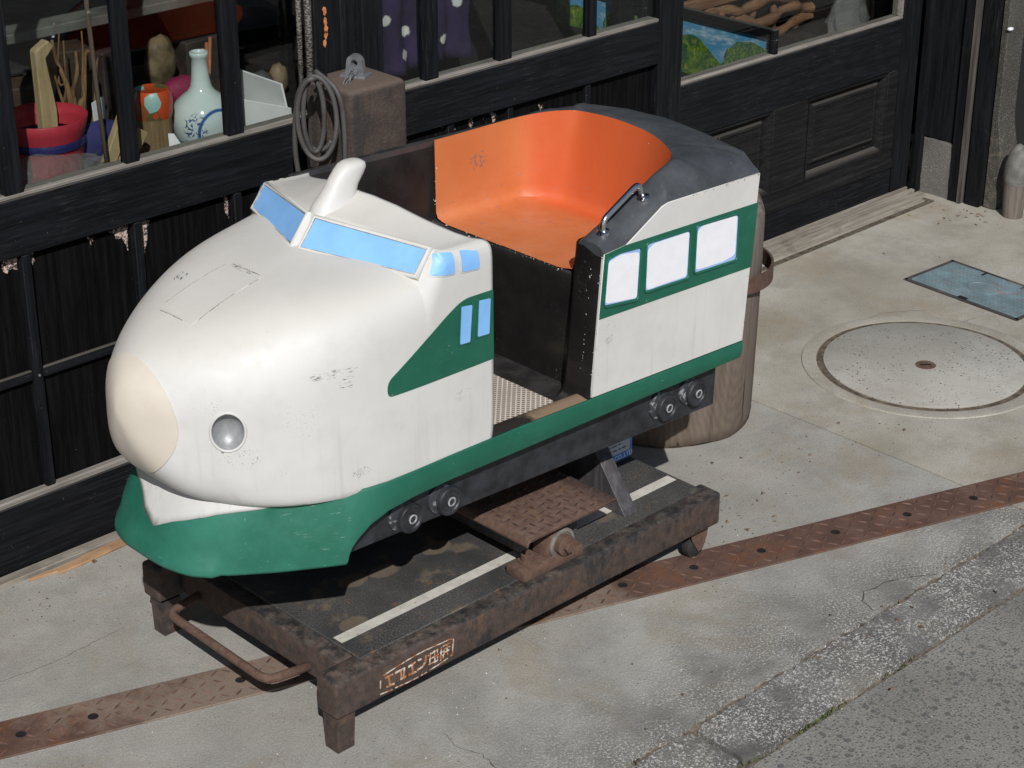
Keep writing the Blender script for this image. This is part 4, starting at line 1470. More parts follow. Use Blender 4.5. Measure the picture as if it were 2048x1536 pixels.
mir = [[Vector((p.x, .58 - p.y + .035 * sst(.06, -.12, p.x) * sst(.56, .43, p.z), p.z)) for p in c] for c in cols[:0:-1]]
cols_all = mir + cols
# lower bumper lip pressed into the plough
for i_, c in enumerate(cols_all):
    if abs(i_ - len(mir)) <= 10:
        for k_, e_ in ((0, .011), (1, .0115), (2, .0095), (3, .001)):
            d_ = Vector((c[0].x - .1, (c[0].y - .30) * .8, 0)).normalized()
            c[k_] = c[k_] + d_ * e_
for c in cols_all:
    for i, p in enumerate(c):
        pass
mb = MB().quadgrid(cols_all)
tb(mb, 'green_skirt', m_green, angle=32, solid=.005)
skb = BVHTree.FromPolygons([Vector(v) for v in MB().quadgrid(cols_all).v], MB().quadgrid(cols_all).f)
# white beak painted on the plough: a thin shell following the skirt
def skirt_pt(ci, z):
    c = cols_all[ci]
    for a, b in zip(c[:-1], c[1:]):
        if a.z <= z <= b.z:
            return a.lerp(b, (z - a.z) / max(1e-6, b.z - a.z))
    return c[-1].copy()
mid = len(mir)
rows = []
BEAK = [(0, .467), (3, .494), (6, .516), (9, .527), (12, .535), (15, .541), (18, .546), (21, .550), (24, .553), (27, .555), (30, .556), (33, .556), (35, .556), (36, .5565), (37, .557), (38, .559), (39, .562), (40, .566), (41, .5695)]
def beak_z(i):
    i = i if i > 0 else -i * 2.2
    for (a, za), (b, zb) in zip(BEAK[:-1], BEAK[1:]):
        if a <= i <= b:
            return lerp(za, zb, (i - a) / (b - a))
    return .570
for i in range(-33, 34):
    ci = mid + i
    z0 = beak_z(i)
    r = []
    for t in (0, .2, .4, .6, .8, 1.):
        z = lerp(z0, .5705, t)
        p = skirt_pt(ci, z)
        a, b = cols_all[ci - 1][4], cols_all[ci + 1][4]
        tn = (b - a).normalized()
        nn = Vector((tn.y, -tn.x, 0))
        if nn.dot(Vector((p.x - .3, p.y - .29, 0))) < 0:
            nn = -nn
        r.append(p + nn * .0016)
    rows.append(r)
tb(MB().quadgrid(rows), 'white_beak', m_white, angle=40, solid=.0014)
# undercarriage and painted bogies
mb = MB().box(.055, 1.166, .030, .545, .413, .5265, .003, 1)
tb(mb, 'undercarriage', m_bogie)
for s in (1, -1):
    for x, z in ((.224, .445), (.329, .449), (.989, .462), (1.088, .469)):
        y = .030 if s > 0 else .545
        ax = (0, -s, 0)
        tb(MB().lathe([(.034, -.002), (.0335, .004), (.031, .006)], (x - .017, y, z + .008), ax, 24), 'axle_box', m_axle)
        wh = tb(MB().lathe([(.032, -.001), (.032, .014), (.030, .017), (.024, .017), (.0215, .0145), (.0125, .0145), (.0115, .018), (.0095, .018)], (x, y, z), ax, 28), 'bogie_wheel', m_bogie)
        tb(MB().lathe([(.0105, .0145), (.0105, .0195), (.0078, .020), (.0074, .017), (.003, .017)], (x, y, z), ax, 16), 'hub', m_bogiewhite, wh)

# ---- rusty base
ZB_ = .172
mb = MB().box(-.012, 1.155, -.011, .055, .088, ZB_, .008, 3)
mb.build('side_beam', m_ironblk, RIDE)
MB().box(-.012, 1.155, .605, .668, .088, ZB_, .008, 3).build('side_beam', m_ironblk, RIDE)
MB().box(.045, .095, .056, .604, .098, ZB_ - .002, .005, 2).build('cross_beam', m_ironblk, RIDE)
MB().box(1.085, 1.135, .056, .604, .098, ZB_ - .002, .005, 2).build('cross_beam', m_ironblk, RIDE)
deck = MB().box(.0855, 1.128, .0306, .629, ZB_ - .004, ZB_ + .0032, .0012, 1).build('deck_plate', m_ironplate, RIDE)
MB().box(.0945, 1.118, .099, .127, ZB_ + .0036, ZB_ + .0044).build('white_stripe', m_stripe, deck, False)
for x0, y0 in ((.0, .0), (.0, .607)):
    mb = MB()
    bot = [(x0 - .004, y0 + .001), (x0 + .039, y0 + .001), (x0 + .039, y0 + .041), (x0 - .004, y0 + .041)]
    top = [(x0 - .005, y0 - .001), (x0 + .043, y0 - .001), (x0 + .043, y0 + .044), (x0 - .005, y0 + .044)]
    mb.quadgrid([[Vector((a, b, .0)) for a, b in bot], [Vector((a, b, .0875)) for a, b in top]], True)
    mb.poly([Vector((a, b, 0)) for a, b in bot[::-1]])
    mb.build('foot', m_ironblk, RIDE, False)
for y0 in (.03, .635):
    fk = MB()
    for yy in (y0 - .018, y0 + .015):
        fk.prism([(1.075, yy, .0875), (1.142, yy, .0875), (1.138, yy, .055), (1.124, yy, .022), (1.108, yy, .020), (1.086, yy, .055)], (0, .0035, 0), .0008, 1)
    fk.box(1.07, 1.145, y0 - .02, y0 + .02, .081, .0875)
    fo = fk.build('caster_fork', m_ironred, RIDE, False)
    MB().lathe([(.010, -.013), (.024, -.013), (.0295, -.009), (.031, 0), (.0295, .009), (.024, .013), (.010, .013)], (1.108, y0, .0312), (0, 1, 0), 28).build('caster_wheel', m_rubber, fo)
hp = rounded_path([(.05, .150, .117), (-.05, .168, .117), (-.047, .518, .119), (.05, .535, .119)], .03, 7)
MB().tube(hp, .0098, 12).build('pull_handle', m_ironred, RIDE, True, 180)
# maker's lettering, mostly rusted away
LOGO = {'outline':[[0.111,0.142],[0.1257,0.1441],[0.1593,0.1481],[0.1991,0.1513],[0.2353,0.1511],[0.2657,0.149],[0.3006,0.1455],[0.3002,0.1255],[0.2995,0.1086],[0.2947,0.1062]],'b1':[[0.1017,0.1011],[0.1183,0.0995],[0.133,0.098]],'b1b':[[0.1418,0.0983],[0.1736,0.096],[0.2036,0.0955]],'b2':[[0.2117,0.0963],[0.2269,0.0965]],'b3':[[0.2361,0.0986],[0.2586,0.1],[0.2854,0.1041]],'l':[[0.1029,0.1334],[0.1022,0.116]],
'e1a':[[0.1156,0.1346],[0.1352,0.1335]],'e1b':[[0.1253,0.1327],[0.1265,0.1108]],'e1c':[[0.1196,0.1105],[0.1383,0.1098]],'k2a':[[0.143,0.1343],[0.1668,0.134]],'k2b':[[0.1668,0.134],[0.1641,0.1138]],'k2c':[[0.1567,0.1298],[0.1581,0.1122]],'k2d':[[0.1562,0.1122],[0.1701,0.1129]],'e3a':[[0.1786,0.1322],[0.1967,0.1346]],'e3b':[[0.1876,0.1325],[0.1891,0.1148]],'e3c':[[0.178,0.1128],[0.198,0.1116]],'n4a':[[0.2047,0.1363],[0.2117,0.1349]],'n4b':[[0.2259,0.1374],[0.2245,0.1237],[0.2152,0.1154],[0.2021,0.1138]],
's5a':[[0.2319,0.1347],[0.2594,0.1384]],'s5b':[[0.2347,0.1245],[0.2601,0.1255]],'s5c':[[0.238,0.1382],[0.2354,0.1115]],'s5d':[[0.2492,0.1394],[0.2506,0.11]],'s5e':[[0.2573,0.1376],[0.2578,0.1103]],'s5f':[[0.2324,0.1129],[0.2588,0.1117]],'k6a':[[0.2653,0.1268],[0.2776,0.1266]],'k6b':[[0.2686,0.1379],[0.2659,0.1084]],'k6c':[[0.2737,0.1392],[0.2922,0.139]],'k6d':[[0.2756,0.1311],[0.292,0.1309]],'k6e':[[0.284,0.14],[0.2856,0.114]],'k6f':[[0.2731,0.1106],[0.2754,0.1222],[0.2898,0.1229]],'k6g':[[0.2641,0.1183],[0.2774,0.1186]]}
frm, let = MB(), MB()
for k, pl in LOGO.items():
    big = k in ('outline', 'b1', 'b1b', 'b2', 'b3', 'l')
    m_ = frm if big else let
    wd = .0011 if big else (.0022 if k[0] in 'en' or k[:2] == 'k2' else .0013)
    pts = [Vector((a[0], 0, a[1])) for a in pl]
    if len(pts) > 4:
        pts = spline(pts, 4)
    for a, b in zip(pts[:-1], pts[1:]):
        d = (b - a).normalized()
        s_ = Vector((-d.z, 0, d.x)) * wd
        a2, b2 = a - d * wd * .5, b + d * wd * .5
        ya, yb = -.0118 - random.uniform(0, .0002), -.0100
        m_.prism([Vector((q.x, ya, q.z)) for q in (a2 - s_, b2 - s_, b2 + s_, a2 + s_)], (0, yb - ya, 0))
badge = frm.build('badge_outline', m_logo, RIDE, False)
let.build('badge_lettering', m_logo, badge, False)
# rocker bearing on the near beam
pb = MB()
pb.box(.528, .712, .008, .068, ZB_ + .001, ZB_ + .030, .006, 2)
bear = pb.build('bearing_block', m_ironred, RIDE)
mb = MB().prism([(.606, .020, ZB_ + .028), (.694, .020, ZB_ + .028), (.690, .020, .222), (.680, .020, .246), (.664, .020, .260), (.642, .020, .262), (.622, .020, .252), (.611, .020, .236)], (0, .046, 0), .004, 2)
mb.build('bearing_housing', m_ironred, bear)
MB().lathe([(.037, -.002), (.037, .004), (.034, .006), (.029, .006), (.027, .002)], (.652, .020, .222), (0, -1, 0), 32).build('bearing_collar', simple('grimy_grey_steel', (.15, .135, .115), .7, var=.4, sc=40), bear)
MB().lathe([(.024, 0), (.024, .016), (.021, .018)], (.652, .019, .222), (0, -1, 0), 24).build('pivot_pin', m_ironred, bear)
MB().lathe([(.014, .018), (.014, .028), (.012, .030)], (.652, .019, .222), (0, -1, 0), 6).build('pivot_bolt', m_ironred, bear)
for x in (.568, .690):
    MB().lathe([(.021, .0), (.021, .003), (.0155, .0035), (.0155, .019), (.0135, .021)], (x, .040, ZB_ + .0305), (0, 0, 1), 12 if x < .6 else 6).build('base_bolt', m_ironred, bear)
# bent checker plate of the rocker arm
mb = MB()
pp = [(.07, .172), (.07, .178), (.07, .225)]
ZP = .285
xs_ = [(.526, ZP - .018), (.5265, ZP - .012), (.529, ZP - .007), (.536, ZP - .001), (.548, ZP), (.65, ZP), (.74, ZP), (.803, ZP)]
mb.quadgrid([[Vector((x, y, z)) for x, z in xs_] for y in (-.002, .001, .15, .35, .56)])
mb.quadgrid([[Vector((x, y, z)) for x, z in xs_[3:]] for y, z0 in ((.001, 0),)] + [[Vector((x, -.003, z - .006)) for x, z in xs_[3:]]])
rk = mb.build('rocker_plate', m_ironred, RIDE, True, 60, solid=.005)
mb = MB()
k = 0
x = .558
while x < .795:
    for j in range(9):
        y = .014 + j * .026
        a = 0 if (k + j) % 2 else math.pi / 2
        u = Vector((math.cos(a + .15), math.sin(a + .15), 0)) * .0125
        v = Vector((-u.y, u.x, 0)).normalized() * .003
        c0 = Vector((x, y, ZP))
        q = len(mb.v)
        mb.v += [tuple(p) for p in (c0 - u, c0 + v, c0 + u, c0 - v, c0 - u * .4 + Vector((0, 0, .0036)), c0 + u * .4 + Vector((0, 0, .0036)))]
        mb.f += [(q, q + 1, q + 4), (q + 1, q + 5, q + 4), (q + 1, q + 2, q + 5), (q + 2, q + 3, q + 5), (q + 3, q + 4, q + 5), (q + 3, q, q + 4)]
    x += .026
    k += 1
tag(mb.build('tread_lug', simple('dark_rust_lug', (.050, .027, .021), .8, var=.4, sc=40), rk, False), kind='stuff')
MB().box(.60, .76, .075, .52, .182, .279, .003, 1).build('rocker_arm', m_gusset, RIDE)
mb = MB().box(.60, .74, .40, .50, .2855, .40, .003, 1)
mb.build('rocker_column', m_gusset, RIDE)
# sloping gusset and the control box with its rating plate
mb = MB().prism([(.897, .057, ZB_ + .0036), (.897, .30, ZB_ + .0036), (.897, .30, .37), (.897, .200, .37)], (.042, 0, 0), .001, 1)
mb.build('sloping_gusset', m_gusset, RIDE)
cb = MB().box(.945, 1.124, .252, .46, ZB_ + .0036, .405, .003, 1).build('control_box', m_gusset, RIDE)
lb = MB().box(.985, 1.122, .2490, .2517, .187, .300).build('rating_plate', simple('pale_blue_rating_plate', (.40, .44, .52), .4, var=.1), cb, False)
def text_obj(body, size, name, mat, parent, M, root):
    cu = bpy.data.curves.new(name, 'FONT')
    cu.body = body
    cu.size = size
    cu.extrude = .0002
    ob = bpy.data.objects.new(name, cu)
    C.objects.link(ob)
    bpy.context.view_layer.update()
    me = bpy.data.meshes.new_from_object(ob.evaluated_get(bpy.context.evaluated_depsgraph_get()))
    bpy.data.objects.remove(ob)
    me.transform(Matrix.Translation(-root) @ M)
    me.materials.clear()
    me.materials.append(mat)
    o = bpy.data.objects.new(name, me)
    C.objects.link(o)
    o.parent = parent
    return o
RL = Vector(RIDE.location)
m_pblue = simple('bright_blue_print', (.05, .22, .60), .4, var=.06)
mb = MB()
mb.box(.985, 1.1225, .2480, .2488, .1865, .2035)
mb.box(1.1165, 1.1225, .2480, .2488, .2036, .300)
cb2 = mb.build('blue_border', m_pblue, cb, False)
FX = Matrix.Rotation(math.radians(90), 4, 'X')
text_obj('KT CO.,LTD', .0165, 'plate_text', m_pane, cb, Matrix.Translation((1.036, .2477, .1895)) @ FX, RL)
m_ink = simple('dark_print', (.05, .055, .07), .6)
for i, t in enumerate(('- -- --- -- ---', '--- ---- --', '-- --- -----', '---- -- --- ---')):
    mb = MB()
    x = 1.035
    for ch in t:
        if ch == '-':
            mb.box(x, x + .0035, .2484, .2488, .214 + i * .013, .2175 + i * .013)
        x += .0045
    mb.build('plate_print', m_ink, cb, False)

# chipped paint along the worn edges
rc = random.Random(99)
def chips(lines, n, mat, parent, smin=.0008, smax=.0028):
    mb = MB()
    for a, b, nrm in lines:
        a, b, nrm = Vector(a), Vector(b), Vector(nrm).normalized()
        t_ = (b - a).normalized()
        e_ = t_.cross(nrm)
        for i in range(n):
            c0 = a.lerp(b, rc.random()) + nrm * .0007 + e_ * rc.gauss(0, .0022)
            s = rc.uniform(smin, smax) * (1.7 if rc.random() < .12 else 1)
            ph = rc.uniform(0, 6.28)
            pts = []
            for k in range(5):
                an = ph + k * 1.2566
                r = s * rc.uniform(.4, 1.1)
                pts.append(c0 + t_ * math.cos(an) * r * 1.5 + e_ * math.sin(an) * r)
            mb.poly(pts)
    o = tb(mb, 'paint_chip', mat, parent, smooth=False)
    return tag(o, kind='stuff')
m_chipw = simple('bare_white_gelcoat', (.55, .54, .52), .6)
m_chipd = simple('dark_primer', (.05, .055, .065), .6)
chips([((.717, -.0001, .60), (.731, -.0001, .89), (-1, -.3, 0)), ((.713, .03, .60), (.733, .03, .89), (-1, 0, 0))], 16, m_chipw, RIDE, .0005, .0020)
chips([((.7537, .13, .8155), (.7537, .53, .8155), (-1, 0, .6))], 34, m_chipw, RIDE, .0005, .0017)
chips([((.757, .5495, .83), (.757, .5495, .995), (-.5, -1, 0))], 10, m_chipw, RIDE, .0005, .0016)
chips([((.95, -.0027, .966), (1.226, -.0027, .969), (0, -1, .2)), ((1.213, -.0027, .60), (1.226, -.0027, .95), (0, -1, 0))], 26, m_chipd, RIDE, .0005, .0016)
# =================================================================== THINGS ON THE PAVEMENT
# thick log behind the ride with a loose iron hoop
lc = Vector((1.648, .625, 0))
lg = thing('log_post', 'thick weathered wooden log standing on end behind the train', 'log', lc)
rs = random.Random(21)
rows = []
offs = [rs.uniform(-1, 1) for _ in range(40)]
def lrad(k, n, z):
    a = k * 2 * math.pi / n
    return 1 + .018 * math.sin(3 * a + 1) + .012 * math.sin(5 * a + 2.3) + .005 * offs[k % 40] * (1 if k % 3 == 0 else .3)
n_ = 80
for z, r in ((0, .240), (.010, .250), (.04, .2545), (.15, .257), (.3, .260), (.45, .262), (.58, .262), (.604, .256), (.614, .246), (.619, .22), (.622, .1), (.622, .005)):
    rows.append([lc + Vector((math.cos(k * 2 * math.pi / n_) * r * lrad(k, n_, z), math.sin(k * 2 * math.pi / n_) * r * lrad(k, n_, z), z + (.004 * math.sin(k * .6) if z < .01 else 0))) for k in range(n_)])
mb = MB().quadgrid(rows, True)
mb.build('log', m_log, lg, True, 60)
mb = MB()
rows = []
hc = lc + Vector((.004, -.006, .445))
for r, z in ((.266, -.022), (.2725, -.022), (.2725, .022), (.266, .022), (.266, -.022)):
    rows.append([hc + Vector((math.cos(k * 2 * math.pi / 72) * (r + .006), math.sin(k * 2 * math.pi / 72) * (r + .006), z - .03 * math.cos(k * 2 * math.pi / 72))) for k in range(72)])
mb.quadgrid(rows, True)
mb.build('iron_hoop', mat_rust('brown_iron_hoop', (.045, .032, .028), .6, ((.08, .042, .03), (.12, .065, .045)), .2), lg, True, 40)

# rusty iron block with a lifting eye
cw = thing('iron_block_post', 'tall rusty square iron block with lifting eye beside the door', 'iron block', (.89, .965, 0))
def mat_iron_block():
    n = N('pitted_rusty_iron')
    z = n.xyz()[2]
    c = n.mix(n.rng(n.noise(16, 6, .75), .35, .65), (.042, .031, .026), (.078, .054, .043))
    c = n.mix(n.mul(n.rng(n.noise(190, 3, .7), .6, .7), .5), c, (.22, .17, .14))
    c = n.mix(n.mul(n.rng(n.noise(1, 4, .6, n.mapv((26, 26, 4))), .5, .62), .75), c, (.025, .024, .024))
    c = n.mix(n.mul(n.rng(n.nz(), .3, .9), .75), c, (.135, .097, .077))
    n.bump(n.add(n.noise(120, 6, .8), n.noise(30, 4)), .0045, .8)
    return n.fin(c, .85)
MB().box(.803, .985, .885, 1.062, 0, 1.018, .018, 4).build('block', mat_iron_block(), cw)
mb = MB()
eo = Vector((.905, .985, 1.016))
R_ = Matrix.Translation(eo) @ Matrix.Rotation(math.radians(-62), 4, 'Z') @ Matrix.Scale(.88, 4)
out = [(-.029, 0), (-.026, .02)] + [(-.024 * math.cos(a), .04 + .024 * math.sin(a)) for a in [k * math.pi / 12 for k in range(13)]] + [(.026, .02), (.029, 0)]
hole = [(.0095 * math.cos(a), .04 + .0095 * math.sin(a)) for a in [k * 2 * math.pi / 16 for k in range(16)]]
bm = bmesh.new()
def ring3(pts, y): return [bm.verts.new(R_ @ Vector((p[0], y, p[1]))) for p in pts]
for yy in (-.009, .009):
    a = ring3(out, yy)
    b = ring3(hole, yy)
    eds = [bm.edges.new((a[i], a[(i + 1) % len(a)])) for i in range(len(a))] + [bm.edges.new((b[i], b[(i + 1) % len(b)])) for i in range(len(b))]
    bmesh.ops.triangle_fill(bm, edges=eds, use_beauty=True)
mb.merge(bm)
for pts in (out, hole):
    mb.quadgrid([[R_ @ Vector((p[0], yy, p[1])) for p in pts] for yy in (-.009, .009)], True)
mb.box(-.038, .038, -.028, .028, -.001, .010, .003, 2, M=R_)
mb.build('lifting_eye', m_galv, cw, True, 40)
mb = MB()
wr = random.Random(4)
for k in range(4):
    p0 = eo + Vector((-.01, -.01, .012 + .004 * k))
    pts = [p0 + Vector((-.035 * t + wr.uniform(-.006, .006), -.02 * t + wr.uniform(-.008, .008), .012 * math.sin(t * 2.4) - .012 * t + wr.uniform(-.003, .003))) for t in [i * .45 for i in range(8)]]
    mb.tube(spline(pts, 4), .0011, 5)
mb.build('tie_wire', m_galv, cw, True, 180)
# grey cable coil hanging from it
m_cable = simple('grey_cable_sheath', (.062, .060, .057), .6, var=.25, sc=18)
cr = Vector((.722, -.692, 0))
cf = Vector((.692, .722, 0))
cc_ = Vector((.735, .931, .968))
path = []
top = cc_ + Vector((.01, .01, .098))
tot = 2.62
N_ = 130
for i in range(N_ + 1):
    t = i / N_
    a = math.pi / 2 + t * tot * 2 * math.pi
    sh = math.sin(t * tot * 3.1)
    rx = .042 - .013 * (t * tot % 2 > 1) + .004 * sh
    rz = .098 - .004 * sh - .008 * (t > .5)
    low = 1 if math.sin(a) > 0 else (1.0 + .06 * math.sin(t * 9))
    path.append(cc_ + cr * (math.cos(a) * rx + .006 * math.sin(t * 7)) + cf * (-.03 + .045 * t + .006 * math.sin(t * 23)) + Vector((0, 0, math.sin(a) * rz * low)))
path = [top + cr * .02 + cf * .05 + Vector((0, 0, -.02))] + path
tail = [path[-1] + Vector((0, 0, -.05)) - cr * .006, path[-1] + Vector((.0, .0, -.30)) + cr * .004, path[-1] + Vector((.0, .0, -.60)) + cr * .01, path[-1] + Vector((0, 0, -.9)), ]
cbl = thing('cable', 'grey electric cable hung in loops on the rusty iron block', 'cable', (.742, .925, 0))
MB().tube(path, .0064, 8).build('coil', m_cable, cbl, True, 180)
p2_ = spline([top + cf * .02, cc_ + cr * .052 + Vector((0, 0, .06)), cc_ + cr * .066 + Vector((0, 0, -.03)), cc_ + cr * .062 + Vector((0, 0, -.2)), cc_ + cr * .05 + Vector((0, 0, -.5)), cc_ + cr * .05 + Vector((0, 0, -.955))], 6)
MB().tube(p2_, .0064, 8).build('tail', m_cable, cbl, True, 180)
p3_ = spline([top - cr * .006, cc_ - cr * .040 + Vector((0, 0, .04)), cc_ - cr * .052 + Vector((0, 0, -.08)), cc_ - cr * .038 + Vector((0, 0, -.20)), cc_ - cr * .01 + Vector((0, 0, -.36)), cc_ + Vector((0, 0, -.955))], 6)
MB().tube(p3_, .0064, 8).build('tail', m_cable, cbl, True, 180)

# =================================================================== THINGS BEHIND THE GLASS
SZ = .8205
# porcelain vase
vc = Vector((.640, 1.255, SZ))
vs = MB().lathe([(.048, 0), (.052, .003), (.066, .03), (.0755, .06), (.0785, .085), (.076, .108), (.064, .132), (.046, .148), (.033, .158), (.026, .170), (.0225, .19), (.0205, .215), (.0195, .240), (.0225, .2435), (.0235, .249), (.0225, .2545), (.0185, .2555), (.0155, .250), (.0145, .22)], vc, n=48, capb=False)
tag(vs.build('vase', mat_vase(), None, True, 180, loc=vc), 'blue and white porcelain vase with long neck behind the window', 'vase')
# bamboo cylinder with a painted top
pc = Vector((.503, 1.262, SZ))
bam = thing('bamboo_vase', 'brown bamboo cylinder painted orange red near its top, beside the vase', 'bamboo vase', pc)
m_bam = mat_greywood('brown_bamboo', (.16, .10, .05), (.30, .21, .11), 'z')
MB().lathe([(.042, 0), (.044, .06), (.043, .118), (.044, .122)], pc, n=28).build('body', m_bam, bam)
def mat_redpot():
    n = N('painted_orange_red_pottery')
    v = n.vor(28, out='Color')
    sp = n.new('ShaderNodeSeparateXYZ')
    n.put(sp.inputs[0], v)
    c = n.mix(n.rng(sp.outputs[0], .55, .6), (.52, .07, .02), (.12, .10, .04))
    c = n.mix(n.rng(sp.outputs[1], .80, .84), c, (.30, .48, .45))
    return n.fin(c, .4)
MB().lathe([(.0435, .1205), (.047, .135), (.0485, .16), (.046, .182), (.04, .19), (.036, .188)], pc, n=28).build('painted_band', mat_redpot(), bam)
# red bowl with a blue band
bc = Vector((.21, 1.27, SZ))
bw = thing('bowl', 'large pink red plastic tub with dark blue band in the window corner', 'tub', bc)
m_red = simple('pink_red_plastic', (.45, .035, .055), .4, var=.08)
MB().lathe([(.06, 0), (.066, .01), (.082, .07), (.088, .115), (.0895, .12)], bc, n=40, capb=False).build('body', m_red, bw, True, 180, solid=.004)
MB().lathe([(.090, .1195), (.0935, .121), (.0945, .132), (.092, .138), (.089, .138)], bc, n=40, capa=False, capb=False).build('band', simple('dark_blue_glaze', (.02, .022, .10), .2), bw)
MB().lathe([(.0885, .1375), (.096, .16), (.102, .185), (.1, .187), (.093, .162), (.086, .14)], bc, n=40, capa=False, capb=False).build('rim', m_red, bw, True, 180)
# carved timber pieces, sticks, papers
m_beige = mat_greywood('beige_planed_wood', (.34, .25, .13), (.48, .37, .21), 'z')
o = MB().prism([(.226, 1.30, SZ), (.262, 1.30, SZ), (.268, 1.30, 1.0), (.252, 1.30, 1.125), (.276, 1.30, 1.150), (.262, 1.30, 1.166), (.226, 1.30, 1.146)], (.0, .028, 0), .003, 1).build('timber', m_beige, None, False, loc=(.25, 1.31, SZ))
tag(o, 'upright beige timber with an angled top standing in the red tub', 'timber')
mb = MB()
rs = random.Random(8)
for i in range(9):
    x0, z0 = .335 + rs.uniform(-.02, .045), SZ + .0
    lx = rs.uniform(-.012, .016)
    pts = [Vector((x0 + lx * k + rs.uniform(-.006, .006), 1.38 + rs.uniform(-.015, .015), z0 + rs.uniform(.042, .055) * k)) for k in range(7)]
    mb.tube(spline(pts, 3), [(.013 if i < 3 else .007) * (1 - .04 * q) for q in range(19)], 7)
tag(mb.build('driftwood', mat_greywood('brown_twigs', (.10, .055, .025), (.26, .155, .07), 'z'), None, True, 180, loc=(.36, 1.38, SZ)), 'bundle of brown twisted branches behind the red tub', 'driftwood')
o = MB().box(-.016, .016, -.01, .01, 0, .20, .002, 1, M=Matrix.Translation((.30, 1.205, SZ)) @ Matrix.Rotation(math.radians(28), 4, 'Y')).build('lath', m_beige, None, False, loc=(.30, 1.205, SZ))
tag(o, 'yellow wooden lath leaning to the right, left of its shorter twin', 'lath', 'yellow laths in the window')
o = MB().box(-.018, .018, -.01, .01, 0, .15, .002, 1, M=Matrix.Translation((.335, 1.19, SZ)) @ Matrix.Rotation(math.radians(33), 4, 'Y')).build('lath', m_beige, None, False, loc=(.335, 1.19, SZ))
tag(o, 'shorter yellow wooden lath leaning against the glazing bar', 'lath', 'yellow laths in the window')
o = MB().tube([(.303, 1.16, SZ), (.296, 1.17, 1.1), (.293, 1.18, 1.42)], .0055, 8).build('stick', mat_greywood('grey_brown_stick', (.08, .06, .045), (.17, .13, .10), 'z'), None, True, 180, loc=(.3, 1.16, SZ))
tag(o, 'thin straight brown stick standing upright just behind the glass', 'stick')
def crumple(c, sx, sy, sz, seed, mat, name, label, cat, loc):
    bm = bmesh.new()
    bmesh.ops.create_icosphere(bm, subdivisions=3, radius=1)
    r = random.Random(seed)
    ph = [Vector((r.uniform(-6, 6), r.uniform(-6, 6), r.uniform(-6, 6))) for _ in range(6)]
    for v in bm.verts:
        k = 1 + sum(abs(math.sin(v.co.dot(p))) for p in ph) * .07 - .2
        v.co = Vector((c[0] + v.co.x * sx * k, c[1] + v.co.y * sy * k, c[2] + max(-.9, v.co.z) * sz * k))
    return tag(MB().merge(bm).build(name, mat, None, True, 25 if mat is m_plastic else 180, loc=loc), label, cat)
crumple((.14, 1.19, SZ + .055), .17, .05, .062, 3, m_plastic, 'plastic_bag', 'crumpled clear plastic bag lying in front of the red tub', 'plastic bag', (.14, 1.19, SZ))
crumple((.12, 1.215, SZ + .03), .12, .03, .032, 9, simple('dark_red_fabric', (.22, .02, .02), .6), 'red_cloth', 'dark red cloth bundled inside the clear plastic bag', 'cloth', (.12, 1.21, SZ))
crumple((.12, 1.42, 1.0), .06, .04, .05, 5, m_plastic, 'plastic_bag', 'shiny crinkled plastic film behind the upright beige timber', 'plastic bag', (.12, 1.42, SZ))
crumple((.10, 1.43, SZ + .08), .09, .06, .10, 6, m_dark, 'dark_bundle', 'dark lumpy bundle in the left corner behind the red tub', 'bundle', (.10, 1.43, SZ))
m_paper = simple('white_paper', (.85, .85, .87), .7, var=.05, sc=8)
def card(pts, th, name, label, cat, mat=None, group=None):
    q = [Vector(p) for p in pts]
    n = (q[1] - q[0]).cross(q[2] - q[0]).normalized()
    o = MB().prism(q, n * th).build(name, mat or m_paper, None, False, loc=q[0])
    return tag(o, label, cat, group)
card([(.366, 1.30, SZ), (.402, 1.315, SZ), (.405, 1.32, 1.0), (.362, 1.305, .995)], .002, 'paper_sheet', 'small white printed paper between the branches and glazing bar', 'paper')
card([(.478, 1.165, SZ), (.545, 1.15, SZ), (.495, 1.17, .922), (.482, 1.175, .924)], .002, 'paper_sheet', 'white paper corner poking up in front of the bamboo cylinder', 'paper')
card([(.868, 1.20, SZ), (.868, 1.40, SZ), (.850, 1.385, .958), (.850, 1.215, .958)], .006, 'booklet', 'white booklet standing open, right of the vase', 'booklet')
card([(.862, 1.19, SZ), (.80, 1.40, SZ), (.795, 1.40, .90), (.858, 1.19, .90)], .004, 'booklet', 'white booklet leaning low in front of the taller one', 'booklet')
crumple((1.0, 1.50, .858), .034, .034, .040, 12, simple('grey_ceramic', (.07, .066, .066), .6), 'figurine', 'small grey rounded figurine behind the white booklets', 'figurine', (1.0, 1.5, SZ))
crumple((1.065, 1.51, .862), .026, .026, .042, 13, simple('tan_ceramic', (.20, .14, .085), .6), 'figurine', 'small tan rounded figurine at right of the grey one', 'figurine', (1.07, 1.51, SZ))
crumple((.757, 1.6, .955), .042, .03, .068, 14, simple('beige_mask', (.13, .095, .05), .6, var=.6, sc=24), 'mask', 'beige lumpy carved mask in the dark behind the bamboo cylinder', 'mask', (.757, 1.6, SZ))
crumple((.70, 1.42, .93), .06, .03, .035, 15, simple('magenta_cloth', (.22, .015, .06), .7), 'magenta_cloth', 'magenta cloth bundle on the shelf behind the vase', 'cloth', (.7, 1.42, SZ))
m_coral = simple('orange_brown_twig', (.35, .12, .05), .7, var=.3)
mb = MB()
for k in range(4):
    mb.tube([(.70 + .004 * k, 1.34, SZ), (.705 + .006 * k, 1.34, .95), (.70 + .012 * k, 1.34, 1.04 + .012 * k)], .0045, 6)
tag(mb.build('dried_flower', m_coral, None, True, 180, loc=(.7, 1.34, SZ)), 'thin orange dried stems standing close behind the vase', 'dried stems')
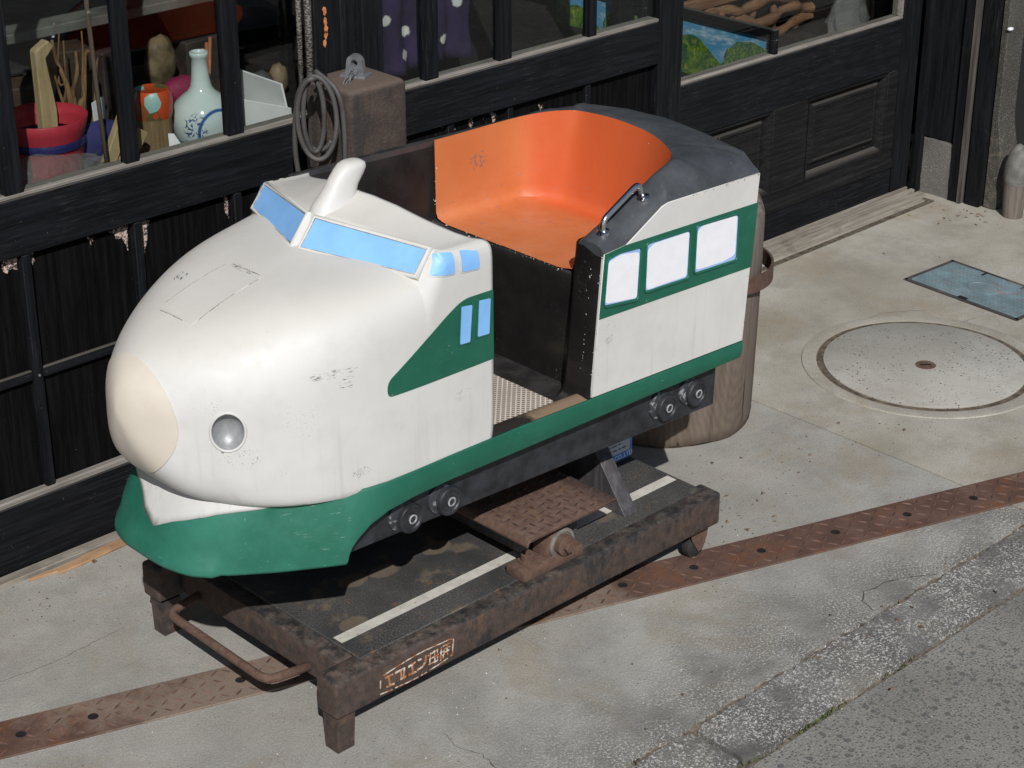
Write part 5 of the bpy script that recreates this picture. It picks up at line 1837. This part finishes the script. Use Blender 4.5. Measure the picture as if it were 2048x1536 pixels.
# ropes hanging by the post
def mat_rope():
    n = N('braided_grey_rope')
    a = n.noise(1, 2, .5, n.mapv((150, 150, 260)))
    c = n.mix(n.rng(a, .4, .6), (.05, .045, .04), (.26, .24, .22))
    n.bump(a, .003, 1)
    return n.fin(c, .8)
m_rope = mat_rope()
for k, (x, y, r) in enumerate(((.794, YL - .018, .0065), (.820, YL - .02, .0095))):
    o = MB().tube([(x, y, 1.0), (x + .002, y, 1.3), (x, y, ZT + .01)], r, 10).build('rope', m_rope, None, True, 180, loc=(x, y, 1.0))
    tag(o, ('thinner braided grey rope hanging left of the thicker one', 'thicker braided grey rope hanging by the rusty streaked post')[k], 'rope', 'ropes hanging by the post')
# purple cloth
mb = MB()
rows = []
for i in range(34):
    z = .925 + i * .024
    r = []
    for j in range(61):
        x = 1.075 + j * .0062
        d = .012 * math.sin(x * 42 + .5 * math.sin(z * 5)) + .007 * math.sin(x * 88 + z * 6) + .012 * math.sin((z - x) * 26) * max(0, 1 - (z - .92) * 4)
        r.append(Vector((x, 1.165 + d, z)))
    rows.append(r)
mb.quadgrid(rows)
m_cloth = mat_cloth()
tag(mb.build('hanging_cloth', m_cloth, None, True, 180, loc=(1.11, 1.165, .93), solid=.002), 'purple cotton cloth with white dots hanging behind the middle door', 'cloth')
# hand painted landscape boards
def mat_leafy():
    n = N('painted_foliage')
    a = n.noise(1, 4, .7, n.mapv((60, 60, 60)), 1.5)
    c = n.mix(n.rng(a, .40, .60), (.02, .09, .10), (.12, .25, .04))
    c = n.mix(n.rng(n.noise(130, 3, .7), .55, .65), c, (.42, .40, .05))
    return n.fin(c, .5)
def mat_hill():
    n = N('painted_hillside')
    a = n.noise(1, 5, .7, n.mapv((30, 26, 30), (.6, 0, 0)), 1.)
    c = n.mix(n.rng(a, .38, .62), (.02, .10, .035), (.16, .27, .03))
    c = n.mix(n.rng(n.noise(1, 4, .7, n.mapv((70, 70, 30))), .60, .70), c, (.42, .40, .06))
    return n.fin(c, .5)
def mat_psky():
    n = N('painted_sky')
    c = n.mix(n.rng(n.noise(1, 5, .65, n.mapv((9, 9, 24))), .48, .66), (.10, .34, .58), (.60, .72, .78))
    return n.fin(c, .5)
m_leafy, m_hill, m_psky = mat_leafy(), mat_hill(), mat_psky()
def painting(label, x, y0, y1, z0, z1, sky_only=False, tilt=.0):
    # board facing -X, standing across the window; v runs from y0 (deep) to y1 (near the glass)
    o = thing('painting', label, 'painting', (x, (y0 + y1) / 2, z0), 'painted landscape boards in the windows')
    P = lambda v, z, d: Vector((x - d + tilt * (z - z0), lerp(y0, y1, v), lerp(z0, z1, z)))
    def flat(pts, d, mat, name):
        MB().prism([P(a, b, d) for a, b in pts], (.0012, 0, 0)).build(name, mat, o, False)
    flat([(0, 0), (1, 0), (1, 1), (0, 1)], 0, m_psky, 'sky_board')
    flat(roundpoly([(-.0, .0), (.62, .0), (.62, .18), (.44, .44), (.30, .70), (.22, .72), (.15, .66), (.0, .62)], .04), .002, m_hill, 'hill')
    flat(roundpoly([(.0, .0), (.52, .0), (.40, .22), (.22, .46), (.12, .80), (.05, .90), (0, .90)], .05), .004, m_hill, 'hill')
    cl = [(.60, 0)]
    cx, cy = .80, .42
    for k in range(15):
        a = math.pi * 1.12 - k * math.pi * 1.24 / 14
        cl.append((min(1., cx + .235 * math.cos(a) * (1 + .09 * (k % 2))), cy + .43 * math.sin(a) * (1 + .07 * (k % 2))))
    cl.append((1., 0))
    flat(roundpoly(cl, .03), .010, m_leafy, 'tree')
    fr = MB()
    for a, b, c_, d in ((-.03, 1.0, 1.0, 1.17), (.94, 1.0, -.1, .999)):
        fr.prism([P(a, c_, .012), P(b, c_, .012), P(b, d, .012), P(a, d, .012)], (.022, 0, 0), .002, 1)
    fr.build('frame', m_bw, o, False)
    return o
painting('painted landscape of green hills under blue sky, behind the right door', 2.79, 1.66, 1.20, .515, .700)
pb_ = painting('painted leafy landscape partly hidden behind bars of the middle door', 2.13, 1.52, 1.16, .78, .93)
# carved frame, plastic bag and slats behind the right door
m_carve = mat_greywood('reddish_carved_wood', (.13, .06, .03), (.26, .135, .075), 'x')
cf_ = thing('carved_frame', 'brown carved openwork timber leaning behind the landscape painting', 'carved wood', (3.1, 1.62, .49))
MB().box(2.72, 3.62, 1.70, 1.725, .66, .70, .003, 1, M=Matrix.Identity(4)).build('top_board', m_carve, cf_)
mb = MB()
rs = random.Random(17)
for zz, yy in ((.52, 1.70), (.575, 1.695), (.63, 1.70)):
    pts = [Vector((2.72 + .06 * k, yy + rs.uniform(-.012, .012), zz + .016 * math.sin(k * 1.3 + zz * 40) + rs.uniform(-.006, .006))) for k in range(16)]
    q = spline(pts, 3)
    mb.tube(q, [.013 + .008 * abs(math.sin(j * .5 + zz * 30)) for j in range(len(q))], 7)
xx = 2.76
while xx < 3.56:
    ln = rs.uniform(-.06, .06)
    pts = [Vector((xx + ln * k / 4, 1.705 + rs.uniform(-.01, .01), .50 + .036 * k)) for k in range(5)]
    mb.tube(spline(pts, 3), [.010 + .006 * abs(math.sin(j * .8 + xx * 9)) for j in range(13)], 6)
    xx += rs.uniform(.08, .15)
mb.build('openwork', m_carve, cf_, True, 180)
mb = MB()
for k in range(6):
    mb.box(2.46, 2.62, 1.275 + k * .014, 1.284 + k * .014, .575 - .0 * k, .590, .001, 1)
tag(mb.build('slat_bundle', m_carve, None, False, loc=(2.54, 1.3, .575)), 'small stack of brown wooden slats in the left corner of right window', 'slats')
MB_b = MB().box(2.44, 2.64, 1.27, 1.37, .4905, .5745)
tag(MB_b.build('wooden_crate', m_dark, None, False, loc=(2.54, 1.32, .49)), 'dark wooden crate carrying the brown slats inside right window', 'crate')
crumple((3.45, 1.42, .60), .085, .05, .11, 31, m_plastic, 'plastic_bag', 'clear plastic bag standing at the right end of the right window', 'plastic bag', (3.45, 1.42, .49))
# more of the dim clutter on the display shelf
rs = random.Random(41)
cl = [(-.02, 1.36, .10, .12, .30, (.05, .035, .02), 'dark brown wooden box standing at far left behind the glass'),
      (.43, 1.50, .09, .10, .26, (.035, .022, .015), 'tall dark box behind the bamboo cylinder'),
      (.30, 1.56, .16, .10, .18, (.06, .035, .02), 'wide brown box behind the branches'),
      (.60, 1.62, .10, .08, .20, (.03, .02, .018), 'dark box in the gloom behind the porcelain vase'),
      (.92, 1.66, .14, .08, .16, (.04, .03, .025), 'dark box behind the round figurines')]
for x, y, sx, sy, sz, col, lab in cl:
    o = MB().box(-sx / 2, sx / 2, -sy / 2, sy / 2, 0, sz, .004, 1, M=Matrix.Translation((x, y, SZ)) @ Matrix.Rotation(rs.uniform(-.4, .4), 4, 'Z')).build('box', simple('dim_box_wood', col, .7, var=.4, sc=18), None, False, loc=(x, y, SZ))
    tag(o, lab, 'box')
crumple((.47, 1.20, SZ + .02), .05, .022, .03, 51, simple('brown_wrapping', (.14, .09, .05), .7), 'wrapping', 'crumpled brown wrapping lying at the foot of the bamboo cylinder', 'wrapping', (.47, 1.2, SZ))
crumple((.80, 1.185, SZ + .012), .03, .02, .022, 52, simple('speckled_shell', (.34, .25, .2), .6, var=.6, sc=40), 'shell', 'small speckled shell by the sill, left of the rope', 'shell', (.80, 1.185, SZ))
crumple((.86, 1.175, SZ + .010), .028, .018, .02, 53, simple('pale_shell', (.40, .34, .28), .6, var=.6, sc=40), 'shell', 'pale shell by the sill in front of the white booklets', 'shell', (.86, 1.175, SZ))
crumple((.33, 1.24, SZ + .10), .07, .02, .05, 54, simple('blue_violet_foil', (.05, .05, .16), .25), 'foil', 'dark blue shiny foil between the red tub and the white paper', 'foil', (.33, 1.24, SZ))
